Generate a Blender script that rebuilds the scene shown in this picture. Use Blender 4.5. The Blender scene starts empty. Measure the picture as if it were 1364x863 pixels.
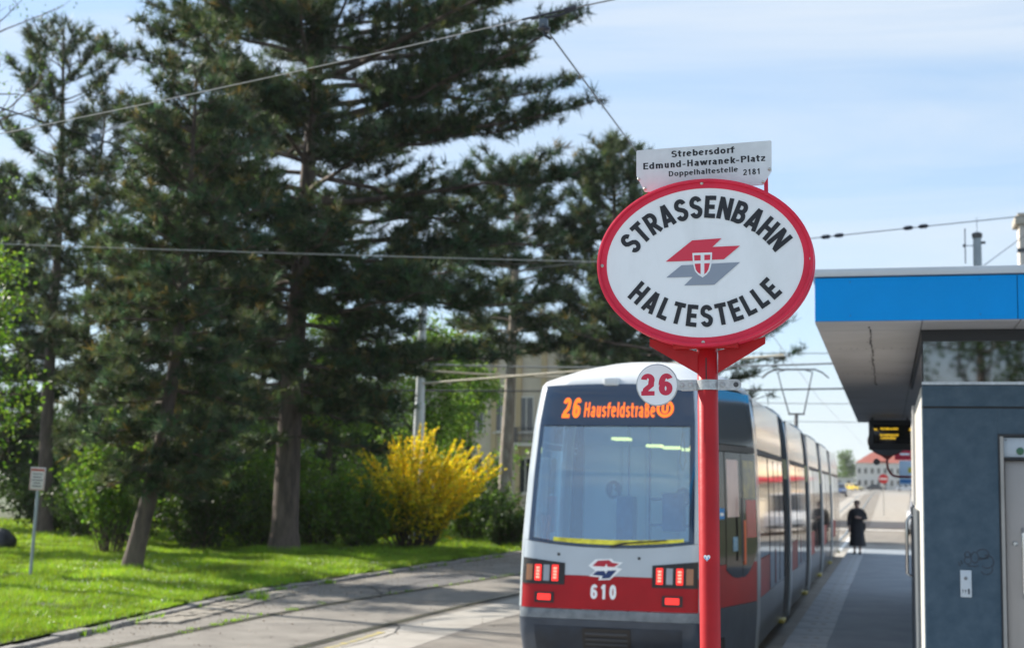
import bpy, bmesh, math, random
import numpy as np
from mathutils import Vector, Matrix, noise as mnoise

scene = bpy.context.scene
col = scene.collection
R = math.radians

# ------------------------------------------------------------------ camera
cam_data = bpy.data.cameras.new("camera")
cam = bpy.data.objects.new("camera", cam_data)
col.objects.link(cam)
cam_data.sensor_width = 36.0
cam_data.lens = 50.0
cam_data.clip_start = 0.1
cam_data.clip_end = 3000.0
YAW, PITCH, ROLL = 0.258908, 0.112720, 0.018
cam.matrix_world = (Matrix.Translation((0, 0, 1.9)) @ Matrix.Rotation(YAW, 4, 'Z')
                    @ Matrix.Rotation(math.pi / 2 + PITCH, 4, 'X') @ Matrix.Rotation(ROLL, 4, 'Z'))
cam_data.dof.use_dof = True
cam_data.dof.focus_distance = 4.5
cam_data.dof.aperture_fstop = 4.6
cam_data.dof.aperture_blades = 9
scene.camera = cam

# ------------------------------------------------------------------ light
SUN_EL = R(32.0)
SUN_AZ = R(-74.0)            # clockwise from +Y: to the left and a little ahead
sun_dir = Vector((math.sin(SUN_AZ) * math.cos(SUN_EL), math.cos(SUN_AZ) * math.cos(SUN_EL), math.sin(SUN_EL)))
world = bpy.data.worlds.new("World")
scene.world = world
world.use_nodes = True
wn, wl = world.node_tree.nodes, world.node_tree.links
sky = wn.new('ShaderNodeTexSky')
sky.sky_type = 'NISHITA'
sky.sun_disc = False
sky.sun_elevation = SUN_EL
sky.sun_rotation = SUN_AZ % (2 * math.pi)
sky.air_density = 1.0
sky.dust_density = 0.15
sky.ozone_density = 1.6
bgn = wn['Background']
bgn.inputs[1].default_value = 0.11
tc = wn.new('ShaderNodeTexCoord')
mp = wn.new('ShaderNodeMapping')
mp.inputs['Rotation'].default_value = (R(4), R(-5), R(20))
mp.inputs['Scale'].default_value = (1.3, 1.8, 11.0)
wl.new(tc.outputs['Generated'], mp.inputs['Vector'])
cn = wn.new('ShaderNodeTexNoise')
cn.inputs['Scale'].default_value = 1.3
cn.inputs['Detail'].default_value = 7
cn.inputs['Roughness'].default_value = 0.55
cn.inputs['Distortion'].default_value = 0.6
wl.new(mp.outputs[0], cn.inputs['Vector'])
cr = wn.new('ShaderNodeValToRGB')
cr.color_ramp.elements[0].position = 0.42
cr.color_ramp.elements[0].color = (0, 0, 0, 1)
cr.color_ramp.elements[1].position = 0.66
cr.color_ramp.elements[1].color = (.72, .72, .72, 1)
wl.new(cn.outputs[0], cr.inputs[0])
veil = wn.new('ShaderNodeMixRGB')                       # even thin haze of a bright spring day
veil.inputs[0].default_value = .62
veil.inputs[2].default_value = (2.35, 3.10, 4.05, 1)
wl.new(sky.outputs[0], veil.inputs[1])
cmix = wn.new('ShaderNodeMixRGB')                       # faint cirrus streaks
cmix.inputs[2].default_value = (3.7, 4.05, 4.45, 1)
wl.new(cr.outputs[0], cmix.inputs[0])
wl.new(veil.outputs[0], cmix.inputs[1])
wl.new(cmix.outputs[0], bgn.inputs[0])

sun_data = bpy.data.lights.new("sun", 'SUN')
sun_data.energy = 4.8
sun_data.angle = R(0.55)
sun_data.color = (1.0, 0.93, 0.82)
sun = bpy.data.objects.new("sun", sun_data)
sun.rotation_euler = (-sun_dir).to_track_quat('-Z', 'Y').to_euler()
sun.location = (-30, 20, 40)
col.objects.link(sun)

scene.view_settings.view_transform = 'Standard'
scene.view_settings.look = 'None'
scene.view_settings.exposure = 1.03
scene.view_settings.gamma = 1.0
scene.render.engine = 'CYCLES'
scene.cycles.max_bounces = 7
scene.cycles.transparent_max_bounces = 12
scene.cycles.sample_clamp_indirect = 6.0

# ------------------------------------------------------------------ materials
MATS = {}


def mat(name, color=(.5, .5, .5), rough=.6, metal=0.0, spec=.5, var=0.0, vscale=8.0, bump=0.0, bscale=40.0,
        emit=None, estr=0.0, coat=0.0, color2=None, stretch=None, thr=(.35, .65), detail=5):
    """Principled material; 'color2' is mixed in by an object-space noise, 'var' varies the value a little."""
    if name in MATS:
        return MATS[name]
    m = bpy.data.materials.new(name)
    m.use_nodes = True
    n, l = m.node_tree.nodes, m.node_tree.links
    p = n['Principled BSDF']
    p.inputs['Base Color'].default_value = (*color, 1)
    p.inputs['Roughness'].default_value = rough
    p.inputs['Metallic'].default_value = metal
    p.inputs['Specular IOR Level'].default_value = spec
    p.inputs['Coat Weight'].default_value = coat
    p.inputs['Coat Roughness'].default_value = .08
    t = n.new('ShaderNodeTexCoord')
    src = t.outputs['Object']
    if stretch:
        mpn = n.new('ShaderNodeMapping')
        mpn.inputs['Scale'].default_value = stretch
        l.new(src, mpn.inputs['Vector'])
        src = mpn.outputs[0]
    if var > 0 or color2 is not None:
        nz = n.new('ShaderNodeTexNoise')
        nz.inputs['Scale'].default_value = vscale
        nz.inputs['Detail'].default_value = detail
        nz.inputs['Roughness'].default_value = .6
        l.new(src, nz.inputs['Vector'])
        rp = n.new('ShaderNodeValToRGB')
        rp.color_ramp.elements[0].position = thr[0]
        rp.color_ramp.elements[1].position = thr[1]
        c2 = color2 if color2 is not None else tuple(min(1, c * (1 + var)) for c in color)
        c1 = color if color2 is not None else tuple(c * (1 - var) for c in color)
        rp.color_ramp.elements[0].color = (*c1, 1)
        rp.color_ramp.elements[1].color = (*c2, 1)
        l.new(nz.outputs[0], rp.inputs[0])
        l.new(rp.outputs[0], p.inputs['Base Color'])
    if bump > 0:
        nb = n.new('ShaderNodeTexNoise')
        nb.inputs['Scale'].default_value = bscale
        nb.inputs['Detail'].default_value = 6
        l.new(src, nb.inputs['Vector'])
        bp = n.new('ShaderNodeBump')
        bp.inputs['Strength'].default_value = bump
        bp.inputs['Distance'].default_value = .02
        l.new(nb.outputs[0], bp.inputs['Height'])
        l.new(bp.outputs[0], p.inputs['Normal'])
    if emit is not None:
        p.inputs['Emission Color'].default_value = (*emit, 1)
        p.inputs['Emission Strength'].default_value = estr
    MATS[name] = m
    return m


def leaf_mat(name, color, trans=.35, rough=.55, spec=.35, tcol=None):
    """leaf / needle / petal: diffuse + gloss + light coming through; 'tint' attribute varies the colour."""
    if name in MATS:
        return MATS[name]
    m = bpy.data.materials.new(name)
    m.use_nodes = True
    n, l = m.node_tree.nodes, m.node_tree.links
    out = n['Material Output']
    p = n['Principled BSDF']
    p.inputs['Roughness'].default_value = rough
    p.inputs['Specular IOR Level'].default_value = spec
    at = n.new('ShaderNodeAttribute')
    at.attribute_name = 'tint'
    mx = n.new('ShaderNodeMixRGB')
    mx.blend_type = 'MULTIPLY'
    mx.inputs[0].default_value = 1.0
    mx.inputs[1].default_value = (*color, 1)
    l.new(at.outputs['Color'], mx.inputs[2])
    l.new(mx.outputs[0], p.inputs['Base Color'])
    tr = n.new('ShaderNodeBsdfTranslucent')
    mt = n.new('ShaderNodeMixRGB')
    mt.blend_type = 'MULTIPLY'
    mt.inputs[0].default_value = 1.0
    mt.inputs[1].default_value = (*(tcol or tuple(c * 1.3 for c in color)), 1)
    l.new(at.outputs['Color'], mt.inputs[2])
    l.new(mt.outputs[0], tr.inputs['Color'])
    ms = n.new('ShaderNodeMixShader')
    ms.inputs[0].default_value = trans
    l.new(p.outputs[0], ms.inputs[1])
    l.new(tr.outputs[0], ms.inputs[2])
    l.new(ms.outputs[0], out.inputs[0])
    MATS[name] = m
    return m


def glass_mat(name, tint=(.8, .85, .9), gloss=.25, rough=.02, ior=1.5):
    """single-sheet window glass: tinted see-through plus Fresnel reflection."""
    if name in MATS:
        return MATS[name]
    m = bpy.data.materials.new(name)
    m.use_nodes = True
    n, l = m.node_tree.nodes, m.node_tree.links
    out = n['Material Output']
    n.remove(n['Principled BSDF'])
    t = n.new('ShaderNodeBsdfTransparent')
    t.inputs[0].default_value = (*tint, 1)
    g = n.new('ShaderNodeBsdfGlossy')
    g.inputs['Color'].default_value = (1, 1, 1, 1)
    g.inputs['Roughness'].default_value = rough
    fr = n.new('ShaderNodeFresnel')
    fr.inputs['IOR'].default_value = ior
    ad = n.new('ShaderNodeMath')
    ad.operation = 'ADD'
    ad.use_clamp = True
    ad.inputs[1].default_value = gloss
    l.new(fr.outputs[0], ad.inputs[0])
    ms = n.new('ShaderNodeMixShader')
    l.new(ad.outputs[0], ms.inputs[0])
    l.new(t.outputs[0], ms.inputs[1])
    l.new(g.outputs[0], ms.inputs[2])
    l.new(ms.outputs[0], out.inputs[0])
    MATS[name] = m
    return m


RED = mat('red_paint', (.43, .010, .014), rough=.38, spec=.3, var=.10, vscale=7, bump=.05, bscale=25)
RED_RIM = mat('red_rim_paint', (.68, .022, .062), rough=.45, spec=.35, var=.10, vscale=9, bump=.04, bscale=60)
RED_PRINT = mat('red_print', (.68, .035, .075), rough=.5)
GREY_PRINT = mat('grey_print', (.27, .31, .38), rough=.5)
BLACK_PRINT = mat('black_print', (.012, .014, .02), rough=.5)
WHITE_SIGN = mat('white_enamel', (.77, .79, .80), rough=.38, color2=(.86, .88, .90), vscale=9, bump=.03, bscale=14, stretch=(1, 1, .35), thr=(.22, .5))
PLATE = mat('name_plate_paint', (.66, .69, .71), rough=.45, var=.08, vscale=12)
STEEL = mat('galvanised_steel', (.46, .47, .48), rough=.42, metal=.75, var=.18, vscale=60)
BOLT = mat('bolt_steel', (.5, .47, .42), rough=.35, metal=.9, var=.2, vscale=90)
DARK_STEEL = mat('dark_steel', (.10, .10, .105), rough=.5, metal=.6, var=.2, vscale=20)
WIRE = mat('wire_metal', (.22, .22, .22), rough=.35, metal=.7)
CABLE = mat('black_cable', (.015, .015, .017), rough=.5)
INSUL = mat('insulator', (.02, .025, .04), rough=.3)
BLACK = mat('black_plastic', (.012, .012, .014), rough=.45)
RUBBER = mat('rubber', (.014, .014, .015), rough=.8, var=.3, vscale=20)

# ------------------------------------------------------------------ object helpers


def tag(o, label=None, cat=None, group=None, kind=None):
    if label:
        o['label'] = label
    if cat:
        o['category'] = cat
    if group:
        o['group'] = group
    if kind:
        o['kind'] = kind
    return o


def thing(name, label, cat, loc=(0, 0, 0), rotz=0, group=None, rot=None):
    o = bpy.data.objects.new(name, None)
    col.objects.link(o)
    o.location = loc
    o.rotation_euler = rot if rot else (0, 0, rotz)
    o.empty_display_size = .2
    return tag(o, label, cat, group)


def link_mesh(name, me, parent=None, loc=None, rot=None):
    o = bpy.data.objects.new(name, me)
    col.objects.link(o)
    if parent is not None:
        o.parent = parent
    if loc is not None:
        o.location = loc
    if rot is not None:
        o.rotation_euler = rot
    return o


def dup_tree(o, parent=None):
    c = o.copy()
    col.objects.link(c)
    if parent is not None:
        c.parent = parent
    for ch in list(o.children):
        dup_tree(ch, c)
    return c


class MB:
    """mesh builder: collects faces, builds ONE mesh object"""

    def __init__(self):
        self.v, self.f = [], []

    def add(self, vs, fs):
        b = len(self.v)
        self.v.extend([tuple(p) for p in vs])
        self.f.extend([tuple(i + b for i in f) for f in fs])
        return self

    def box(self, x0, x1, y0, y1, z0, z1, bev=0.0):
        if bev <= 0:
            vs = [(x, y, z) for z in (z0, z1) for y in (y0, y1) for x in (x0, x1)]
            return self.add(vs, [(0, 2, 3, 1), (4, 5, 7, 6), (0, 1, 5, 4), (2, 6, 7, 3), (0, 4, 6, 2), (1, 3, 7, 5)])
        bm = bmesh.new()
        bmesh.ops.create_cube(bm, size=1)
        for v in bm.verts:
            v.co = Vector(((x0 + x1) / 2 + v.co.x * (x1 - x0), (y0 + y1) / 2 + v.co.y * (y1 - y0),
                           (z0 + z1) / 2 + v.co.z * (z1 - z0)))
        bmesh.ops.bevel(bm, geom=bm.edges[:], offset=bev, segments=2, profile=.5, affect='EDGES')
        return self.bm(bm)

    def bm(self, bm, M=None):
        bm.verts.index_update()
        vs = [(M @ v.co if M else v.co) for v in bm.verts]
        fs = [[v.index for v in f.verts] for f in bm.faces]
        bm.free()
        return self.add(vs, fs)

    def prism(self, pts, d0, d1, axis='y'):
        """2-D outline pulled from d0 to d1 along an axis"""
        def P(p, d):
            return {'y': (p[0], d, p[1]), 'x': (d, p[0], p[1]), 'z': (p[0], p[1], d)}[axis]
        n = len(pts)
        vs = [P(p, d0) for p in pts] + [P(p, d1) for p in pts]
        fs = [tuple(range(n)), tuple(range(2 * n - 1, n - 1, -1))]
        fs += [(i, (i + n), (i + 1) % n + n, (i + 1) % n) for i in range(n)]
        return self.add(vs, fs)

    def tube(self, path, rad, n=8, cap=True):
        path = [Vector(p) for p in path]
        if not hasattr(rad, '__len__'):
            rad = [rad] * len(path)
        rings, up = [], None
        for i, p in enumerate(path):
            a = path[max(i - 1, 0)]
            b = path[min(i + 1, len(path) - 1)]
            t = (b - a).normalized()
            if up is None:
                up = t.orthogonal().normalized()
            up = (up - t * up.dot(t)).normalized()
            s = t.cross(up)
            rings.append([p + (up * math.cos(k * 2 * math.pi / n) + s * math.sin(k * 2 * math.pi / n)) * rad[i]
                          for k in range(n)])
        vs = [q for r in rings for q in r]
        fs = [(i * n + k, i * n + (k + 1) % n, (i + 1) * n + (k + 1) % n, (i + 1) * n + k)
              for i in range(len(path) - 1) for k in range(n)]
        if cap:
            fs += [tuple(range(n - 1, -1, -1)), tuple(range((len(path) - 1) * n, len(path) * n))]
        return self.add(vs, fs)

    def lathe(self, prof, n=24, M=None, cap=True):
        """profile of (radius, z) turned about z, then moved by M"""
        vs = []
        for r, z in prof:
            for k in range(n):
                a = 2 * math.pi * k / n
                p = Vector((r * math.cos(a), r * math.sin(a), z))
                vs.append(M @ p if M else p)
        fs = [(i * n + k, i * n + (k + 1) % n, (i + 1) * n + (k + 1) % n, (i + 1) * n + k)
              for i in range(len(prof) - 1) for k in range(n)]
        if cap:
            fs += [tuple(range(n - 1, -1, -1)), tuple(range((len(prof) - 1) * n, len(prof) * n))]
        return self.add(vs, fs)

    def grid(self, P, flip=False):
        """P: rows of points"""
        h, w = len(P), len(P[0])
        vs = [p for r in P for p in r]
        fs = [(i * w + j, i * w + j + 1, (i + 1) * w + j + 1, (i + 1) * w + j) for i in range(h - 1) for j in range(w - 1)]
        if flip:
            fs = [f[::-1] for f in fs]
        return self.add(vs, fs)

    def slab(self, A, B):
        """closed sheet between an outer grid A and an inner grid B"""
        h, w = len(A), len(A[0])
        vs = [p for r in A for p in r] + [p for r in B for p in r]
        o = h * w
        fs = []
        for i in range(h - 1):
            for j in range(w - 1):
                q = (i * w + j, i * w + j + 1, (i + 1) * w + j + 1, (i + 1) * w + j)
                fs.append(q)
                fs.append(tuple(k + o for k in q[::-1]))
        rim = [j for j in range(w)] + [i * w + w - 1 for i in range(1, h)] + \
              [(h - 1) * w + j for j in range(w - 2, -1, -1)] + [i * w for i in range(h - 2, 0, -1)]
        for a, b in zip(rim, rim[1:] + rim[:1]):
            fs.append((b, a, a + o, b + o))
        return self.add(vs, fs)

    def mesh(self, name, m, smooth=40):
        me = bpy.data.meshes.new(name)
        me.from_pydata(self.v, [], self.f)
        if m is not None:
            me.materials.append(m)
        bm = bmesh.new()
        bm.from_mesh(me)
        bmesh.ops.recalc_face_normals(bm, faces=bm.faces[:])
        bm.to_mesh(me)
        bm.free()
        if smooth:
            me.polygons.foreach_set('use_smooth', [True] * len(me.polygons))
            me.set_sharp_from_angle(angle=R(smooth))
        me.update()
        return me

    def build(self, name, m, parent=None, smooth=40, loc=None, rot=None):
        return link_mesh(name, self.mesh(name, m, smooth), parent, loc, rot)


def np_mesh(name, m, V, F, tint=None, smooth=False):
    """fast mesh from numpy: V (n,3), F (k,3 or 4)"""
    me = bpy.data.meshes.new(name)
    nv, (nf, fs) = len(V), F.shape
    me.vertices.add(nv)
    me.vertices.foreach_set('co', V.astype(np.float32).ravel())
    me.loops.add(nf * fs)
    me.loops.foreach_set('vertex_index', F.astype(np.int32).ravel())
    me.polygons.add(nf)
    me.polygons.foreach_set('loop_start', np.arange(0, nf * fs, fs, dtype=np.int32))
    me.polygons.foreach_set('loop_total', np.full(nf, fs, dtype=np.int32))
    if smooth:
        me.polygons.foreach_set('use_smooth', np.ones(nf, dtype=bool))
    if tint is not None:
        a = me.attributes.new('tint', 'FLOAT_COLOR', 'POINT')
        a.data.foreach_set('color', np.concatenate([tint, np.ones((nv, 1))], 1).astype(np.float32).ravel())
    me.materials.append(m)
    me.update(calc_edges=True)
    me.validate()
    return me


# ------------------------------------------------------------------ lettering


def arc(cx, cy, rx, ry, a0, a1, n=10):
    return [(cx + rx * math.cos(R(a0 + (a1 - a0) * i / n)), cy + ry * math.sin(R(a0 + (a1 - a0) * i / n))) for i in range(n + 1)]


SW = .20
GLYPHS = {
    'S': (.54, [arc(.27, .70, .178, .21, 15, 180, 12) + [(.10, .63), (.17, .555), (.27, .51), (.37, .455), (.44, .37)]
                + arc(.27, .30, .178, .21, 0, -165, 12)]),
    'T': (.52, [[(0, .908), (.52, .908)], [(.26, 0), (.26, .82)]]),
    'R': (.56, [[(.0925, 0), (.0925, 1)], [(.18, .908), (.28, .908)] + arc(.28, .68, .175, .228, 80, -80, 10) + [(.28, .452), (.18, .452)],
                [(.27, .45), (.465, 0)]]),
    'A': (.60, [[(.085, 0), (.285, 1)], [(.515, 0), (.315, 1)], [(.18, .25), (.42, .25)]]),
    'E': (.48, [[(.0925, 0), (.0925, 1)], [(.18, .908), (.48, .908)], [(.18, .5), (.44, .5)], [(.18, .092), (.48, .092)]]),
    'N': (.60, [[(.0925, 0), (.0925, 1)], [(.5075, 0), (.5075, 1)], [(.12, .93), (.48, .07)]]),
    'B': (.56, [[(.0925, 0), (.0925, 1)], [(.18, .908), (.27, .908)] + arc(.27, .715, .16, .193, 80, -80, 9) + [(.27, .522), (.18, .522)],
                [(.27, .50)] + arc(.28, .30, .185, .208, 80, -80, 10) + [(.28, .092), (.18, .092)]]),
    'H': (.58, [[(.0925, 0), (.0925, 1)], [(.4875, 0), (.4875, 1)], [(.18, .5), (.40, .5)]]),
    'L': (.46, [[(.0925, 0), (.0925, 1)], [(.18, .092), (.46, .092)]]),
}


def ribbon(pts, w):
    """mitred ribbon along a 2-D polyline"""
    out_l, out_r = [], []
    n = len(pts)
    ring = (Vector(pts[0]) - Vector(pts[-1])).length < 1e-6
    for i in range(n):
        p = Vector(pts[i])
        d0 = (Vector(pts[i]) - Vector(pts[i - 1])).normalized() if i > 0 else None
        d1 = (Vector(pts[i + 1]) - Vector(pts[i])).normalized() if i < n - 1 else None
        if ring and d0 is None:
            d0 = (Vector(pts[-1]) - Vector(pts[-2])).normalized()
        if ring and d1 is None:
            d1 = (Vector(pts[1]) - Vector(pts[0])).normalized()
        d0 = d0 or d1
        d1 = d1 or d0
        t = (d0 + d1).normalized()
        nn = Vector((-t.y, t.x))
        k = max(.4, nn.dot(Vector((-d0.y, d0.x))))
        out_l.append(p + nn * (w / 2 / k))
        out_r.append(p - nn * (w / 2 / k))
    vs = out_l + out_r
    return [(v.x, v.y) for v in vs], [(i, i + 1, n + i + 1, n + i) for i in range(n - 1)]




def full(cx, cy, rx, ry, n=22):
    return arc(cx, cy, rx, ry, 90, 450, n)


def grotesque(w):
    """sans-serif glyphs as centre lines for stroke width w (cap height 1): advance width, strokes"""
    h = w / 2
    X = .74
    bo = lambda cx: full(cx, X / 2, .245 - h, X / 2 - h)
    arch = lambda x0, x1, top=X: [(x0, top - .22)] + arc((x0 + x1) / 2, top - .26, (x1 - x0) / 2, .26 - h, 170, 0, 10) + [(x1, 0)]
    g = {
        'o': (.51, [bo(.255)]),
        'e': (.50, [[(.04 + h, .40), (.46 - h, .40)], arc(.25, X / 2, .245 - h, X / 2 - h, 6, 318, 20)]),
        'a': (.49, [[(.43 - h, 0), (.43 - h, .46)] + arc(.24, .50, .19 - h, X - .50 - h, 0, 165, 10),
                    [(.43 - h, .43), (.26, .415)] + arc(.22, .225, .205 - h, .21 - h, 90, 275, 12) + [(.34, .06), (.43 - h, .17)]]),
        's': (.44, [arc(.22, .545, .19 - h, .195 - h, 20, 195, 10) + [(.11, .45), (.22, .385), (.33, .32)] + arc(.22, .205, .20 - h, .205 - h, 25, -165, 11)]),
        't': (.35, [[(.145, .96), (.145, .17)] + arc(.235, .15, .09, .15 - h, 180, 275, 6) + [(.29, h)], [(-.02, .67), (.07, .67)], [(.215, .67), (.34, .67)]]),
        'r': (.32, [[(.06 + h, 0), (.06 + h, X)], [(.06 + w, .50), (.17, .62), (.24, X - h), (.31, X - h)]]),
        'b': (.53, [[(.05 + h, 0), (.05 + h, 1)], bo(.285)]),
        'd': (.53, [[(.48 - h, 0), (.48 - h, 1)], bo(.245)]),
        'p': (.53, [[(.05 + h, -.28), (.05 + h, X)], bo(.285)]),
        'f': (.37, [[(.09 + h, 0), (.09 + h, .82)] + arc(.29, .82, .20 - h, .18 - h, 180, 75, 8), [(-.02, .67), (.09, .67)], [(.09 + w, .67), (.39, .67)]]),
        'n': (.50, [[(.05 + h, 0), (.05 + h, X)], arch(.05 + h, .45 - h)]),
        'h': (.50, [[(.05 + h, 0), (.05 + h, 1)], arch(.05 + h, .45 - h)]),
        'm': (.78, [[(.05 + h, 0), (.05 + h, X)], arch(.05 + h, .39), arch(.39, .73 - h)]),
        'u': (.50, [[(.45 - h, 0), (.45 - h, X)], [(.05 + h, X), (.05 + h, .40)] + arc(.25, .26, .20 - h, .26 - h, 180, 348, 12)]),
        'w': (.70, [[(.06, X), (.21, h * .6)], [(.21, h * .6), (.35, X - .03)], [(.35, X - .03), (.49, h * .6)], [(.49, h * .6), (.64, X)]]),
        'k': (.47, [[(.05 + h, 0), (.05 + h, 1)], [(.05 + w, .27), (.42, X)], [(.20, .42), (.43, 0)]]),
        'l': (.22, [[(.11, 0), (.11, 1)]]),
        'i': (.22, [[(.11, 0), (.11, X)], [(.11, .86), (.11, 1)]]),
        'z': (.44, [[(.03, X - h), (.41, X - h)], [(.36, X - w), (.08, w)], [(.03, h), (.41, h)]]),
        '-': (.36, [[(.04, .37), (.32, .37)]]),
        '\u00df': (.53, [[(.05 + h, 0), (.05 + h, .78)] + arc(.235, .79, .185 - h, .21 - h, 180, 0, 10) + [(.40, .68), (.27, .55)] + arc(.29, .275, .20 - h, .275 - h, 80, -105, 12) + [(.22, h)]]),
        'S': (.60, [arc(.30, .735, .25 - h, .265 - h, 20, 190, 12) + [(.13, .60), (.30, .52), (.45, .44)] + arc(.30, .27, .265 - h, .27 - h, 22, -165, 13)]),
        'E': (.57, [[(.07 + h, 0), (.07 + h, 1)], [(.07 + w, 1 - h), (.55, 1 - h)], [(.07 + w, .53), (.51, .53)], [(.07 + w, h), (.55, h)]]),
        'H': (.66, [[(.07 + h, 0), (.07 + h, 1)], [(.59 - h, 0), (.59 - h, 1)], [(.07 + w, .53), (.59 - w, .53)]]),
        'P': (.60, [[(.07 + h, 0), (.07 + h, 1)], [(.07 + w, 1 - h), (.33, 1 - h)] + arc(.33, .715, .26 - h, .285 - h, 80, -80, 10) + [(.33, .43 + h), (.07 + w, .43 + h)]]),
        'D': (.65, [[(.07 + h, 0), (.07 + h, 1)], [(.07 + w, 1 - h), (.28, 1 - h)] + arc(.28, .5, .33 - h, .5 - h, 80, -80, 14) + [(.28, h), (.07 + w, h)]]),
        '1': (.50, [[(.29, 0), (.29, 1)], [(.10, .74), (.22, .80), (.27, .94)]]),
        '2': (.54, [arc(.27, .72, .235 - h, .28 - h, 178, -28, 12) + [(.38, .47), (.20, .28), (.06 + h, .06)], [(.04, h), (.50, h)]]),
        '6': (.54, [arc(.275, .32, .235 - h, .32 - h, 90, 450, 20), arc(.30, .50, .265 - h, .50 - h, 42, 184, 13)]),
        '8': (.54, [full(.27, .275, .24 - h, .275 - h), full(.27, .755, .205 - h, .245 - h)]),
        '0': (.54, [full(.27, .5, .235 - h, .5 - h)]),
        ' ': (.28, []),
    }
    return g


def stroke_text(s_, weight, track=.055, glyphs=None):
    """string -> list of (verts 2-D, faces, layer); cap height 1, starts at x = 0; also its length"""
    g = glyphs or grotesque(weight)
    out, x, k = [], 0.0, 0
    for c in s_:
        w_, st_ = g[c]
        for q in st_:
            v2, f2 = ribbon(q, weight)
            out.append(([(px_ + x, py_) for px_, py_ in v2], f2, k % 5))
            k += 1
        x += w_ + track
    return out, x - track

# ================================================================== SETTING
BM_ = np.interp


def zg(y):
    """height of the street: level by the stop, rising gently far away"""
    return float(np.interp(y, [-100, 70, 190, 400, 900], [-.15, -.15, 1.55, 2.4, 2.6]))


KERB_Y = [-30, 10, 15.4, 19.2, 24, 33.3, 41.7, 75]
KERB_X = [-9.6, -9.75, -10.05, -10.5, -11.1, -11.0, -10.75, -10.6]


def kx(y):
    return float(np.interp(y, KERB_Y, KERB_X))


ASPHALT = mat('asphalt', (.15, .135, .118), rough=.9, color2=(.255, .235, .205), vscale=1.4, bump=.5, bscale=55, thr=(.3, .7), detail=8)
ASPHALT2 = mat('patched_asphalt', (.10, .098, .10), rough=.9, color2=(.15, .145, .14), vscale=1.6, bump=.3, bscale=60, thr=(.3, .7), detail=8)
CONCRETE = mat('road_concrete', (.29, .27, .24), rough=.9, color2=(.41, .385, .345), vscale=1.6, bump=.25, bscale=45, thr=(.3, .7), detail=8)
PALE_PAVE = mat('pale_paving', (.30, .28, .25), rough=.9, var=.12, vscale=2.0, bump=.2, bscale=25)
PLATF = mat('platform_asphalt', (.21, .245, .28), rough=.88, color2=(.29, .325, .36), vscale=1.3, bump=.3, bscale=70, thr=(.3, .7), detail=8)
EDGE_SLAB = mat('edge_slab_concrete', (.34, .37, .40), rough=.85, color2=(.42, .45, .475), vscale=3.0, bump=.2, bscale=60, detail=7)
SOIL = mat('soil_and_turf', (.075, .060, .038), rough=1.0, color2=(.06, .105, .025), vscale=2.1, bump=.8, bscale=8, detail=8)
FAR_GROUND = mat('far_ground', (.06, .085, .04), rough=1.0, color2=(.12, .13, .07), vscale=.03)

b = MB()
xs = [-700, -200, -60, -30, 0, 30, 60, 200, 700]
ys = [-80, 0, 70, 100, 130, 160, 190, 260, 330, 400, 600, 900, 1500]
b.grid([[(x, y, zg(y) - .12) for x in xs] for y in ys])
tag(b.build('ground', FAR_GROUND, smooth=0), kind='structure')
b = MB()
ys = [-30] + [10 + i * 3 for i in range(21)] + [80, 100, 130, 160, 190, 260, 330, 400, 520]
b.grid([[(x if x > -9 else kx(min(y, 75)) - .3, y, zg(y)) for x in (-10, -8, -5, 0, 6, 14)] for y in ys])
tag(b.build('road', ASPHALT, smooth=0), kind='structure')
# concrete lane strip beside the loop track, darker repair strip, tram-bed concrete
b = MB()
b.grid([[(x0 + dx, y, -.146) for dx in (0, 1.0)] for y, x0 in ((-10, -6.9), (16, -6.78), (20.3, -6.86), (26.7, -6.55), (33, -6.0), (48, -5.0))])
tag(b.build('concrete_strip', CONCRETE, smooth=0), kind='structure')
b = MB()
b.grid([[(x, y, -.146) for x in (-4.35, -1.31)] for y in (-10, 20, 48, 70)])
b.grid([[(x, y, zg(y) + .004) for x in (-4.35, -3.0)] for y in (70.01, 100, 130, 160, 190, 260)])
tag(b.build('track_bed', CONCRETE, smooth=0), kind='structure')
b = MB()
b.grid([[(x, y, -.1455) for x in (-9.35, -6.95)] for y in (-10, 14.5)])
b.grid([[(-10.4, 26.5, -.1455), (-8.95, 26.5, -.1455)], [(-10.3, 31.5, -.1455), (-8.5, 31.5, -.1455)]])
tag(b.build('asphalt_repair', ASPHALT2, smooth=0), kind='structure')


def path_strip(pts, w, z, n=60):
    """strip of width w following a list of (y, x)"""
    ys_ = np.linspace(pts[0][0], pts[-1][0], n)
    xs_ = np.interp(ys_, [p[0] for p in pts], [p[1] for p in pts])
    # smooth the bends
    k = np.ones(9) / 9
    xs_[4:-4] = np.convolve(xs_, k, 'valid')
    return [[(x - w / 2, y, z), (x + w / 2, y, z)] for x, y in zip(xs_, ys_)]


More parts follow.
